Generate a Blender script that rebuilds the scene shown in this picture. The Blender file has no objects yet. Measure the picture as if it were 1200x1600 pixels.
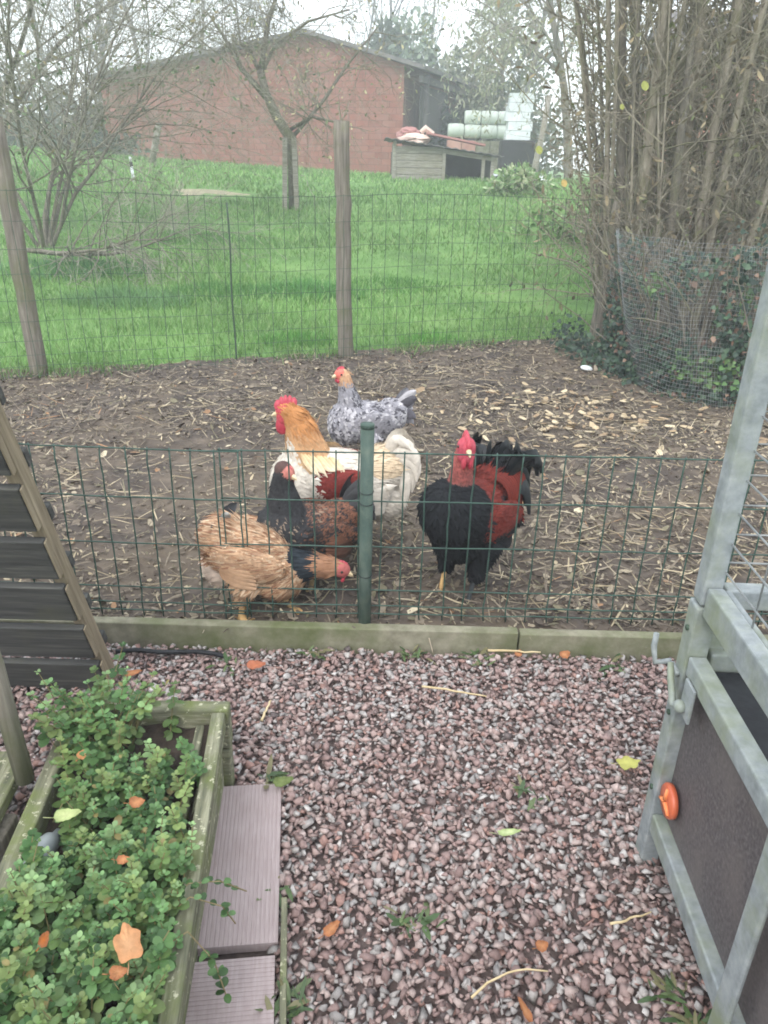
import bpy, bmesh, math, random
import numpy as np
from mathutils import Vector, Matrix, Euler, noise as mnoise

scene = bpy.context.scene
COL = scene.collection
PI = math.pi

# ---------------------------------------------------------------- camera
cam_data = bpy.data.cameras.new('camera')
cam = bpy.data.objects.new('camera', cam_data)
COL.objects.link(cam)
scene.camera = cam
cam_data.sensor_fit = 'VERTICAL'
cam_data.sensor_height = 24.0
cam_data.lens = 24.0 * 1200.0 / 1600.0
cam_data.clip_start = 0.05
cam_data.clip_end = 2000.0
_th, _ro = math.radians(24.8), math.radians(1.5)
_f = Vector((0, math.cos(_th), -math.sin(_th)))
_u0 = Vector((0, math.sin(_th), math.cos(_th)))
_r0 = Vector((1, 0, 0))
_R = _r0 * math.cos(_ro) + _u0 * math.sin(_ro)
_U = _u0 * math.cos(_ro) - _r0 * math.sin(_ro)
_m = Matrix((_R, _U, -_f)).transposed().to_4x4()
_m.translation = Vector((0, 0, 1.4))
cam.matrix_world = _m

# ---------------------------------------------------------------- sky, sun, exposure
SUN_EL, SUN_AZ = math.radians(48), math.radians(200)
world = bpy.data.worlds.new('World')
scene.world = world
world.use_nodes = True
wn = world.node_tree
wn.nodes.clear()
w_out = wn.nodes.new('ShaderNodeOutputWorld')
w_bg = wn.nodes.new('ShaderNodeBackground')
w_sky = wn.nodes.new('ShaderNodeTexSky')
w_sky.sky_type = 'NISHITA'
w_sky.sun_disc = False
w_sky.sun_elevation = SUN_EL
w_sky.sun_rotation = SUN_AZ
w_sky.air_density = 1.0
w_sky.dust_density = 4.0
w_sky.ozone_density = 1.0
w_mix = wn.nodes.new('ShaderNodeMix')
w_mix.data_type = 'RGBA'
w_mix.inputs[0].default_value = 0.86
w_mix.inputs[7].default_value = (8.6, 9.1, 9.6, 1)      # flat white cloud deck
wn.links.new(w_sky.outputs[0], w_mix.inputs[6])
wn.links.new(w_mix.outputs[2], w_bg.inputs[0])
w_bg.inputs[1].default_value = 0.13
wn.links.new(w_bg.outputs[0], w_out.inputs[0])

sun_d = bpy.data.lights.new('sun', 'SUN')
sun_d.energy = 0.9
sun_d.angle = math.radians(30)
sun_d.color = (1.0, 0.97, 0.93)
sun = bpy.data.objects.new('sun', sun_d)
COL.objects.link(sun)
_sd = Vector((math.sin(SUN_AZ) * math.cos(SUN_EL), math.cos(SUN_AZ) * math.cos(SUN_EL), math.sin(SUN_EL)))
sun.rotation_euler = (-_sd).to_track_quat('-Z', 'Y').to_euler()

scene.view_settings.view_transform = 'Standard'
scene.view_settings.look = 'None'
scene.view_settings.gamma = 1.0
scene.view_settings.exposure = 1.12
scene.view_settings.use_curve_mapping = False
scene.render.engine = 'CYCLES'
scene.cycles.use_denoising = True
scene.cycles.use_adaptive_sampling = True
scene.cycles.adaptive_threshold = 0.02
scene.cycles.max_bounces = 6
scene.cycles.diffuse_bounces = 3
scene.cycles.volume_bounces = 1
scene.cycles.transparent_max_bounces = 6
scene.cycles.filter_width = 1.8

# ---------------------------------------------------------------- helpers
def lin(r, g, b):
    def c(v):
        v /= 255.0
        return v / 12.92 if v <= 0.04045 else ((v + 0.055) / 1.055) ** 2.4
    return (c(r), c(g), c(b))

def tag(o, label=None, cat=None, group=None, kind=None):
    if label: o['label'] = label
    if cat: o['category'] = cat
    if group: o['group'] = group
    if kind: o['kind'] = kind
    return o

def empty(name, loc=(0, 0, 0), rz=0.0, label=None, cat=None, group=None):
    o = bpy.data.objects.new(name, None)
    o.empty_display_size = 0.1
    COL.objects.link(o)
    o.location = loc
    o.rotation_euler = (0, 0, rz)
    return tag(o, label, cat, group)

def link(name, me, parent=None, loc=None, rot=None):
    o = bpy.data.objects.new(name, me)
    COL.objects.link(o)
    if parent is not None: o.parent = parent
    if loc is not None: o.location = loc
    if rot is not None: o.rotation_euler = rot
    return o

class MB:
    """collects boxes, tubes and cards with one colour per vertex; build() links them as one mesh object"""
    def __init__(s):
        s.v, s.f, s.c, s.n = [], [], [], 0
    def add(s, verts, faces, col=(0.5, 0.5, 0.5)):
        verts = np.asarray(verts, float).reshape(-1, 3)
        b = s.n
        s.v.append(verts)
        s.f.extend([tuple(i + b for i in f) for f in faces])
        col = np.asarray(col, float)
        if col.ndim == 1: col = np.tile(col[:3], (len(verts), 1))
        s.c.append(col)
        s.n += len(verts)
        return s
    def box(s, c, size, rot=None, col=(0.5,) * 3, taper=0.0):
        x, y, z = (d / 2.0 for d in size)
        k = 1 - taper
        P = np.array([(-x, -y, -z), (x, -y, -z), (x, y, -z), (-x, y, -z), (-x * k, -y * k, z), (x * k, -y * k, z), (x * k, y * k, z), (-x * k, y * k, z)])
        if rot is not None:
            M = np.array(rot if isinstance(rot, Matrix) else Euler(rot).to_matrix())
            P = P @ M.T
        return s.add(P + np.array(c), [(0, 3, 2, 1), (4, 5, 6, 7), (0, 1, 5, 4), (1, 2, 6, 5), (2, 3, 7, 6), (3, 0, 4, 7)], col)
    def beam(s, a, b, w, h, up=(0, 0, 1), col=(0.5,) * 3):
        a, b = Vector(a), Vector(b)
        d = b - a
        L = d.length
        x = d.normalized()
        y = Vector(up).cross(x)
        if y.length < 1e-4: y = Vector((0, 1, 0)).cross(x)
        y.normalize()
        z = x.cross(y)
        M = Matrix((x, y, z)).transposed()
        return s.box(tuple((a + b) / 2), (L, w, h), M, col)
    def tube(s, pts, r, k=6, col=(0.5,) * 3, cap=True):
        pts = np.asarray(pts, float)
        n = len(pts)
        r = np.full(n, r, float) if np.isscalar(r) else np.asarray(r, float)
        t = np.gradient(pts, axis=0)
        t /= np.linalg.norm(t, axis=1)[:, None] + 1e-9
        ref = np.array([0, 0, 1.0]) if abs(t[0][2]) < 0.9 else np.array([1.0, 0, 0])
        u = np.cross(t, ref)
        u /= np.linalg.norm(u, axis=1)[:, None] + 1e-9
        w = np.cross(t, u)
        ang = np.arange(k) * 2 * PI / k
        P = pts[:, None, :] + r[:, None, None] * (np.cos(ang)[None, :, None] * u[:, None, :] + np.sin(ang)[None, :, None] * w[:, None, :])
        F = []
        for i in range(n - 1):
            for j in range(k):
                F.append((i * k + j, i * k + (j + 1) % k, (i + 1) * k + (j + 1) % k, (i + 1) * k + j))
        if cap:
            F.append(tuple(range(k - 1, -1, -1)))
            F.append(tuple((n - 1) * k + j for j in range(k)))
        col = np.asarray(col, float)
        if col.ndim == 2 and len(col) == n: col = np.repeat(col, k, axis=0)
        return s.add(P.reshape(-1, 3), F, col)
    def ellipsoid(s, c, r, rot=None, seg=12, ring=8, col=(0.5,) * 3):
        P = [(0, 0, -1)]
        for i in range(1, ring):
            a = -PI / 2 + PI * i / ring
            for j in range(seg):
                b = 2 * PI * j / seg
                P.append((math.cos(a) * math.cos(b), math.cos(a) * math.sin(b), math.sin(a)))
        P.append((0, 0, 1))
        P = np.array(P) * np.array(r)
        if rot is not None: P = P @ np.array(Euler(rot).to_matrix()).T
        F = []
        for j in range(seg): F.append((0, 1 + (j + 1) % seg, 1 + j))
        for i in range(ring - 2):
            for j in range(seg):
                a, b = 1 + i * seg + j, 1 + i * seg + (j + 1) % seg
                F.append((a, b, b + seg, a + seg))
        l, o = len(P) - 1, 1 + (ring - 2) * seg
        for j in range(seg): F.append((o + j, o + (j + 1) % seg, l))
        return s.add(P + np.array(c), F, col)
    def mesh(s, name, mat, smooth=False):
        me = bpy.data.meshes.new(name)
        V = np.concatenate(s.v) if s.v else np.zeros((0, 3))
        me.from_pydata(V.tolist(), [], s.f)
        if s.v:
            a = me.color_attributes.new('Col', 'FLOAT_COLOR', 'POINT')
            C = np.concatenate([np.concatenate(s.c), np.ones((len(V), 1))], axis=1)
            a.data.foreach_set('color', C.astype(np.float32).ravel())
        if smooth: me.polygons.foreach_set('use_smooth', np.ones(len(me.polygons), bool))
        me.materials.append(mat)
        return me
    def build(s, name, mat, parent=None, smooth=False, bevel=0.0, label=None, cat=None, group=None, kind=None):
        o = link(name, s.mesh(name, mat, smooth), parent)
        if bevel:
            b = o.modifiers.new('bevel', 'BEVEL')
            b.width = bevel
            b.segments = 2
            b.limit_method = 'ANGLE'
        return tag(o, label, cat, group, kind)

def np_mesh(name, V, F, C, mat, smooth=False):
    """big mesh from arrays; F is (m,3) or (m,4)"""
    me = bpy.data.meshes.new(name)
    V, F = np.asarray(V, np.float32), np.asarray(F, np.int32)
    k = F.shape[1]
    me.vertices.add(len(V))
    me.vertices.foreach_set('co', V.ravel())
    me.loops.add(F.size)
    me.loops.foreach_set('vertex_index', F.ravel())
    me.polygons.add(len(F))
    me.polygons.foreach_set('loop_start', np.arange(len(F), dtype=np.int32) * k)
    me.polygons.foreach_set('loop_total', np.full(len(F), k, np.int32))
    if smooth: me.polygons.foreach_set('use_smooth', np.ones(len(F), bool))
    me.update(calc_edges=True)
    if C is not None:
        a = me.color_attributes.new('Col', 'FLOAT_COLOR', 'POINT')
        C4 = np.concatenate([np.asarray(C, np.float32), np.ones((len(V), 1), np.float32)], axis=1)
        a.data.foreach_set('color', C4.ravel())
    me.materials.append(mat)
    return me

def cards(P, D, N, L, W, C, profile=((0, 0.35), (0.45, 1.0), (0.8, 0.75), (1.0, 0.0)), curl=0.0, fold=0.0, lift=None, tipcol=None):
    """many leaf or feather blades at once: base P, direction D, normal N, length L, width W, colour C"""
    P, D, N, C = (np.asarray(a, float) for a in (P, D, N, C))
    n = len(P)
    L = np.broadcast_to(np.asarray(L, float), (n,))
    W = np.broadcast_to(np.asarray(W, float), (n,))
    curl = np.broadcast_to(np.asarray(curl, float), (n,))
    D = D / (np.linalg.norm(D, axis=1)[:, None] + 1e-9)
    S = np.cross(D, N)
    S /= np.linalg.norm(S, axis=1)[:, None] + 1e-9
    N = np.cross(S, D)
    V, CC = [], []
    tip = C if tipcol is None else np.asarray(tipcol, float)
    for t, w in profile[:-1]:
        base = P + D * (L * t)[:, None] + N * (curl * L * t * t)[:, None]
        e = N * (fold * W * w * 0.5)[:, None] if fold else 0.0
        for sg in (-1, 1):
            V.append(base + S * (sg * 0.5 * W * w)[:, None] + e)
            CC.append(C * (1 - t) + tip * t)
        if fold:
            V.append(base); CC.append(C * (1 - t) + tip * t)
    V.append(P + D * L[:, None] + N * (curl * L)[:, None]); CC.append(tip)
    m = 3 if fold else 2
    rows = len(profile) - 1
    k = rows * m + 1
    V = np.stack(V, 1).reshape(-1, 3)
    CC = np.stack(CC, 1).reshape(-1, 3)
    T = []
    for i in range(rows - 1):
        a, b = i * m, (i + 1) * m
        if fold:
            T += [(a, a + 2, b + 2), (a, b + 2, b), (a + 2, a + 1, b + 1), (a + 2, b + 1, b + 2)]
        else:
            T += [(a, a + 1, b + 1), (a, b + 1, b)]
    a = (rows - 1) * m
    T += [(a, a + 2, k - 1), (a + 2, a + 1, k - 1)] if fold else [(a, a + 1, k - 1)]
    F = (np.array(T)[None] + (np.arange(n) * k)[:, None, None]).reshape(-1, 3)
    return V, F, CC

def rand_dirs(rng, n):
    d = rng.normal(size=(n, 3))
    return d / np.linalg.norm(d, axis=1)[:, None]

def merge(parts):
    V, F, C, o = [], [], [], 0
    for v, f, c in parts:
        V.append(v); F.append(np.asarray(f) + o); C.append(c); o += len(v)
    return np.concatenate(V), np.concatenate(F), np.concatenate(C)

def vnoise(x, y, s, seed=0.0):
    """cheap smooth 2-D value noise on arrays, 0..1"""
    x = np.asarray(x) * s + seed * 17.3; y = np.asarray(y) * s + seed * 9.1
    xi, yi = np.floor(x), np.floor(y)
    fx, fy = x - xi, y - yi
    fx = fx * fx * (3 - 2 * fx); fy = fy * fy * (3 - 2 * fy)
    def h(a, b):
        v = np.sin(a * 127.1 + b * 311.7 + seed) * 43758.5453
        return v - np.floor(v)
    return (h(xi, yi) * (1 - fx) + h(xi + 1, yi) * fx) * (1 - fy) + (h(xi, yi + 1) * (1 - fx) + h(xi + 1, yi + 1) * fx) * fy

def sstep(t):
    t = np.clip(t, 0, 1)
    return t * t * (3 - 2 * t)

# ---------------------------------------------------------------- materials
def new_mat(name, rough=0.8, spec=0.3):
    m = bpy.data.materials.new(name)
    m.use_nodes = True
    nt = m.node_tree
    b = nt.nodes['Principled BSDF']
    b.inputs['Roughness'].default_value = rough
    b.inputs['Specular IOR Level'].default_value = spec
    return m, nt, b

def node(nt, typ, **kw):
    n = nt.nodes.new(typ)
    for k, v in kw.items(): setattr(n, k, v)
    return n

def coords(nt, scale=(1, 1, 1), rnd=True):
    tc = node(nt, 'ShaderNodeTexCoord')
    oi = node(nt, 'ShaderNodeObjectInfo')
    mp = node(nt, 'ShaderNodeMapping')
    mp.inputs['Scale'].default_value = scale
    nt.links.new(tc.outputs['Object'], mp.inputs['Vector'])
    if rnd:
        mu = node(nt, 'ShaderNodeMath', operation='MULTIPLY')
        mu.inputs[1].default_value = 37.0
        nt.links.new(oi.outputs['Random'], mu.inputs[0])
        nt.links.new(mu.outputs[0], mp.inputs['Location'])
    return mp.outputs[0], oi

def add_noise(nt, vec, scale, detail=4.0, rough=0.6):
    n = node(nt, 'ShaderNodeTexNoise')
    n.inputs['Scale'].default_value = scale
    n.inputs['Detail'].default_value = detail
    n.inputs['Roughness'].default_value = rough
    nt.links.new(vec, n.inputs['Vector'])
    return n.outputs['Fac']

def ramp(nt, fac, stops):
    r = node(nt, 'ShaderNodeValToRGB')
    e = r.color_ramp.elements
    while len(e) < len(stops): e.new(0.5)
    for i, (p, c) in enumerate(stops):
        e[i].position = p
        e[i].color = (c[0], c[1], c[2], 1)
    nt.links.new(fac, r.inputs[0])
    return r.outputs[0]

def mixc(nt, fac, a, b, mode='MIX'):
    m = node(nt, 'ShaderNodeMix', data_type='RGBA', blend_type=mode)
    if isinstance(fac, (int, float)): m.inputs[0].default_value = fac
    else: nt.links.new(fac, m.inputs[0])
    for i, v in ((6, a), (7, b)):
        if isinstance(v, tuple): m.inputs[i].default_value = (v[0], v[1], v[2], 1)
        else: nt.links.new(v, m.inputs[i])
    return m.outputs[2]

def add_bump(nt, b, fac, strength, dist=0.01):
    n = node(nt, 'ShaderNodeBump')
    n.inputs['Strength'].default_value = strength
    n.inputs['Distance'].default_value = dist
    nt.links.new(fac, n.inputs['Height'])
    nt.links.new(n.outputs[0], b.inputs['Normal'])

def mat_noise(name, stops, scale=8, rough=0.85, bump=0.4, dist=0.01, stretch=(1, 1, 1), spec=0.3, detail=5, second=None, metal=0.0, third=None):
    m, nt, b = new_mat(name, rough, spec)
    v, oi = coords(nt, stretch)
    f = add_noise(nt, v, scale, detail)
    c = ramp(nt, f, stops)
    if second:                          # (scale, lo, hi, colour): blotches of moss, rust, dirt or lichen
        v2, _ = coords(nt, (1, 1, 1))
        f2 = add_noise(nt, v2, second[0], 6, 0.65)
        k = ramp(nt, f2, [(second[1], (0, 0, 0)), (second[2], (1, 1, 1))])
        c = mixc(nt, k, c, second[3])
    if third:
        v3, _ = coords(nt, (1, 1, 1))
        f3 = add_noise(nt, v3, third[0], 3, 0.7)
        c = mixc(nt, ramp(nt, f3, [(third[1], (0, 0, 0)), (third[2], (1, 1, 1))]), c, third[3])
    nt.links.new(c, b.inputs['Base Color'])
    b.inputs['Metallic'].default_value = metal
    if bump:
        add_bump(nt, b, f, bump, dist)
    return m

def mat_attr(name, rough=0.8, spec=0.25, scale=60, vary=0.35, bump=0.0, dist=0.002, trans=0.0, sheen=0.0):
    """vertex colour times fine noise"""
    m, nt, b = new_mat(name, rough, spec)
    a = node(nt, 'ShaderNodeAttribute', attribute_name='Col')
    v, oi = coords(nt)
    f = add_noise(nt, v, scale, 4)
    k = ramp(nt, f, [(0.25, (1 - vary,) * 3), (0.75, (1 + vary,) * 3)])
    c = mixc(nt, 1.0, a.outputs['Color'], k, 'MULTIPLY')
    nt.links.new(c, b.inputs['Base Color'])
    if sheen:
        b.inputs['Sheen Weight'].default_value = sheen
        b.inputs['Sheen Roughness'].default_value = 0.5
    if bump: add_bump(nt, b, f, bump, dist)
    if trans:
        t = node(nt, 'ShaderNodeBsdfTranslucent')
        mx = node(nt, 'ShaderNodeMixShader')
        mx.inputs[0].default_value = trans
        nt.links.new(c, t.inputs['Color'])
        nt.links.new(b.outputs[0], mx.inputs[1])
        nt.links.new(t.outputs[0], mx.inputs[2])
        nt.links.new(mx.outputs[0], nt.nodes['Material Output'].inputs['Surface'])
    return m

M = {}
M['stone'] = mat_attr('gravel_stone', 0.85, 0.25, 90, 0.35, 0.5, 0.002)
M['soil'] = mat_noise('soil', [(0.25, lin(56, 50, 46)), (0.5, lin(80, 72, 66)), (0.75, lin(110, 99, 88))], 9, 0.95, 0.9, 0.014, detail=8, second=(2.2, 0.45, 0.75, lin(106, 94, 80)))
M['gravel_base'] = mat_noise('gravel_base', [(0.3, lin(92, 80, 78)), (0.7, lin(128, 113, 109))], 60, 0.95, 0.6)
M['meadow'] = mat_noise('meadow', [(0.3, lin(68, 98, 50)), (0.5, lin(92, 128, 66)), (0.72, lin(116, 148, 84))], 1.1, 0.95, 0.5, 0.03, detail=8, second=(0.35, 0.55, 0.85, lin(98, 120, 76)))
M['grass'] = mat_attr('grass', 0.65, 0.25, 3, 0.12, trans=0.22)
M['litter'] = mat_attr('litter', 0.85, 0.2, 80, 0.25)
M['leaf'] = mat_attr('leaf', 0.5, 0.35, 40, 0.22, trans=0.18)
M['dryleaf'] = mat_attr('dry_leaf', 0.7, 0.2, 60, 0.3, trans=0.15)
M['bark'] = mat_noise('bark', [(0.3, lin(88, 84, 76)), (0.6, lin(122, 117, 106)), (0.8, lin(146, 142, 128))], 14, 0.95, 0.8, 0.01, (3, 3, 0.8), second=(3.0, 0.5, 0.75, lin(104, 108, 74)))
M['bark_tan'] = mat_noise('bark_tan', [(0.3, lin(116, 109, 97)), (0.55, lin(146, 139, 124)), (0.8, lin(172, 165, 150))], 11, 0.95, 0.9, 0.012, (3, 3, 0.9), second=(5.0, 0.48, 0.7, lin(112, 112, 82)))
M['twig'] = mat_noise('twig', [(0.3, lin(104, 100, 88)), (0.7, lin(150, 144, 128))], 5, 0.95, 0)
M['far_twig'] = mat_noise('far_twig', [(0.3, lin(96, 96, 94)), (0.7, lin(132, 132, 130))], 3, 0.95, 0)
M['post_green'] = mat_noise('post_green', [(0.3, lin(54, 70, 64)), (0.55, lin(70, 86, 79)), (0.8, lin(98, 110, 101))], 24, 0.7, 0.3, 0.001, (1, 1, 0.3), second=(14, 0.5, 0.75, lin(92, 102, 90)))
M['pale_twig'] = mat_noise('pale_twig', [(0.3, lin(126, 124, 112)), (0.7, lin(168, 164, 150))], 5, 0.95, 0)
M['concrete'] = mat_noise('concrete', [(0.3, lin(112, 108, 92)), (0.7, lin(150, 146, 128))], 22, 0.9, 0.4, 0.004, second=(5, 0.4, 0.7, lin(92, 98, 66)))
M['old_wood'] = mat_noise('old_wood', [(0.3, lin(88, 84, 76)), (0.55, lin(118, 112, 102)), (0.8, lin(148, 142, 130))], 9, 0.9, 0.7, 0.004, (9, 9, 0.5), second=(4, 0.5, 0.75, lin(96, 100, 70)))
M['grey_wood'] = mat_noise('grey_wood', [(0.3, lin(112, 108, 100)), (0.55, lin(146, 142, 132)), (0.8, lin(172, 168, 158))], 7, 0.9, 0.5, 0.004, (0.6, 8, 8), second=(2, 0.5, 0.8, lin(120, 116, 92)))
M['dark_wood'] = mat_noise('dark_wood', [(0.3, lin(50, 50, 50)), (0.55, lin(70, 70, 68)), (0.8, lin(98, 96, 90))], 7, 0.85, 0.5, 0.003, (0.6, 9, 9), second=(5, 0.55, 0.8, lin(74, 74, 62)))
M['edge_wood'] = mat_noise('edge_wood', [(0.3, lin(104, 94, 78)), (0.6, lin(136, 124, 104)), (0.8, lin(158, 146, 126))], 9, 0.9, 0.5, 0.003, (9, 9, 0.6))
M['mossy_wood'] = mat_noise('mossy_wood', [(0.3, lin(82, 84, 70)), (0.5, lin(112, 112, 92)), (0.72, lin(158, 156, 134))], 8, 0.9, 0.7, 0.004, (9, 0.9, 9), second=(9, 0.48, 0.66, lin(100, 108, 66)), third=(55, 0.60, 0.66, lin(172, 170, 146)))
M['deck'] = mat_noise('deck', [(0.3, lin(148, 134, 134)), (0.7, lin(164, 151, 151))], 40, 0.7, 0.15, 0.001, (4, 0.5, 1), second=(4, 0.5, 0.85, lin(142, 126, 122)))
M['green_wire'] = mat_noise('green_wire', [(0.3, lin(34, 56, 49)), (0.7, lin(62, 90, 80))], 30, 0.5, 0.2, 0.001, spec=0.4)
M['dark_wire'] = mat_noise('dark_wire', [(0.3, lin(48, 66, 54)), (0.7, lin(70, 86, 72))], 20, 0.6, 0)
M['grey_wire'] = mat_noise('grey_wire', [(0.3, lin(134, 138, 140)), (0.7, lin(176, 178, 178))], 20, 0.5, 0, metal=0.3)
M['galv'] = mat_noise('galvanised', [(0.3, lin(116, 122, 124)), (0.5, lin(138, 144, 146)), (0.75, lin(160, 164, 164))], 34, 0.6, 0.2, 0.001, spec=0.4, detail=8, second=(4.5, 0.46, 0.72, lin(122, 130, 100)), metal=0.1)
M['panel'] = mat_noise('brown_panel', [(0.3, lin(68, 63, 64)), (0.55, lin(88, 83, 84)), (0.75, lin(108, 102, 101))], 120, 0.6, 0.25, 0.001, second=(7, 0.45, 0.75, lin(100, 93, 91)))
M['black'] = mat_noise('black_rubber_and_shade', [(0.3, lin(22, 24, 28)), (0.7, lin(38, 40, 44))], 30, 0.6, 0.1)
M['orange'] = mat_noise('orange_plastic', [(0.3, lin(178, 84, 56)), (0.7, lin(198, 104, 70))], 20, 0.35, 0.1, spec=0.5)
M['block'] = mat_noise('clay_block', [(0.25, lin(112, 68, 58)), (0.5, lin(138, 86, 74)), (0.8, lin(156, 106, 92))], 1.2, 0.9, 0.3, 0.006, second=(0.9, 0.42, 0.75, lin(138, 106, 94)))
M['mortar'] = mat_noise('mortar', [(0.3, lin(96, 70, 64)), (0.7, lin(116, 86, 78))], 6, 0.95, 0.3)
M['roof'] = mat_noise('roof_sheet', [(0.3, lin(92, 92, 94)), (0.7, lin(124, 120, 118))], 3, 0.9, 0.3)
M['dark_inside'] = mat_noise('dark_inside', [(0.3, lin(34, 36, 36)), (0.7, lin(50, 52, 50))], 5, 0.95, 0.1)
M['red_sheet'] = mat_noise('red_sheet', [(0.3, lin(150, 102, 98)), (0.7, lin(172, 128, 122))], 3, 0.7, 0.2)
M['pale_sack'] = mat_noise('pale_sack', [(0.3, lin(188, 160, 146)), (0.7, lin(214, 196, 184))], 4, 0.9, 0.4, 0.03)
M['white_plastic'] = mat_noise('white_plastic', [(0.3, lin(206, 212, 216)), (0.7, lin(232, 236, 238))], 4, 0.4, 0.1)
M['wrap'] = mat_noise('pale_green_wrap', [(0.3, lin(184, 194, 184)), (0.7, lin(206, 214, 204))], 3, 0.5, 0.2, 0.02)
M['pale_wall'] = mat_noise('pale_wall', [(0.3, lin(214, 204, 178)), (0.7, lin(232, 222, 198))], 0.8, 0.9, 0.1)
M['pink_brick'] = mat_noise('pink_brick', [(0.3, lin(168, 122, 110)), (0.7, lin(192, 150, 138))], 2.5, 0.9, 0.3)
M['straw'] = mat_noise('straw', [(0.3, lin(176, 156, 118)), (0.7, lin(204, 186, 150))], 30, 0.9, 0.2)
M['feather'] = mat_attr('feather', 0.8, 0.15, 45, 0.22)
M['black_feather'] = mat_attr('black_feather', 0.5, 0.35, 60, 0.25)
M['skin'] = mat_attr('skin', 0.5, 0.4, 150, 0.25, 0.4, 0.002)
M['birdbody'] = mat_attr('bird_body', 0.75, 0.2, 90, 0.3)
M['comb'] = mat_noise('comb', [(0.3, lin(160, 46, 62)), (0.7, lin(184, 70, 84))], 60, 0.45, 0.3, 0.002, spec=0.45)
M['beak'] = mat_noise('beak', [(0.3, lin(196, 172, 132)), (0.7, lin(222, 204, 170))], 40, 0.45, 0.1)
M['eye'] = mat_noise('eye', [(0.3, lin(30, 18, 12)), (0.7, lin(48, 28, 16))], 40, 0.15, 0, spec=0.6)
M['sand'] = mat_noise('sand', [(0.3, lin(140, 132, 108)), (0.7, lin(168, 158, 132))], 5, 0.95, 0.5, 0.03)

# ================================================================ ground
def ter(x, y):
    x = np.asarray(x, float); y = np.asarray(y, float)
    z = 0.04 + 0.85 * sstep((y - 6.3) / 17.5) - 0.4 * sstep((y - 25) / 8) + 0.045 * np.maximum(0, -x - 1) * sstep((y - 7) / 10) * (1 - 0.6 * sstep((-x - 14) / 20))
    return z
def fence_y(x):
    return 4.971 + 0.39 * (np.asarray(x, float) + 2.31)

def build_meadow():
    xs = np.concatenate([np.linspace(-80, -22, 14), np.linspace(-20, 16, 91), np.linspace(18, 80, 14)])
    ys = np.concatenate([[-12, -4, 1.0, 3.0], np.linspace(4.0, 34, 91), np.linspace(36, 105, 16)])
    X, Y = np.meshgrid(xs, ys)
    Z = ter(X, Y) + 0.05 * (vnoise(X, Y, 0.8, 3) - 0.5) * sstep((Y - 5.2) / 3) + 0.03 * (vnoise(X, Y, 2.1, 5) - 0.5) * sstep((Y - 5.2) / 3)
    low = (Y - fence_y(X))
    Z = np.where(low < 0.0, -0.12, Z - 0.0)
    Z = np.where(Y < 4.5, -0.12, Z)
    n, m = X.shape
    i = np.arange(n * m).reshape(n, m)
    F = np.stack([i[:-1, :-1], i[:-1, 1:], i[1:, 1:], i[1:, :-1]], -1).reshape(-1, 4)
    me = np_mesh('meadow', np.stack([X, Y, Z], -1).reshape(-1, 3), F, None, M['meadow'], True)
    tag(link('meadow', me), kind='structure')

def build_soil():
    n, m = 190, 260
    u = np.linspace(-4.2, 4.2, m)
    v = np.linspace(0, 1, n) ** 1.15
    X = np.tile(u, (n, 1))
    y1 = fence_y(u) + 0.22
    Y = 2.045 + v[:, None] * (y1[None, :] - 2.045)
    Z = 0.04 + 0.030 * (vnoise(X, Y, 1.6, 1) - 0.5) + 0.026 * (vnoise(X, Y, 5, 2) - 0.5) + 0.016 * (vnoise(X, Y, 14, 3) - 0.5) + 0.010 * (vnoise(X, Y, 34, 4) - 0.5)
    Z -= 0.02 * (v[:, None] > 0.985)
    i = np.arange(n * m).reshape(n, m)
    F = np.stack([i[:-1, :-1], i[:-1, 1:], i[1:, 1:], i[1:, :-1]], -1).reshape(-1, 4)
    me = np_mesh('chicken_run_soil', np.stack([X, Y, Z], -1).reshape(-1, 3), F, None, M['soil'], True)
    tag(link('chicken_run_soil', me), kind='structure')
build_meadow()
build_soil()

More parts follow.
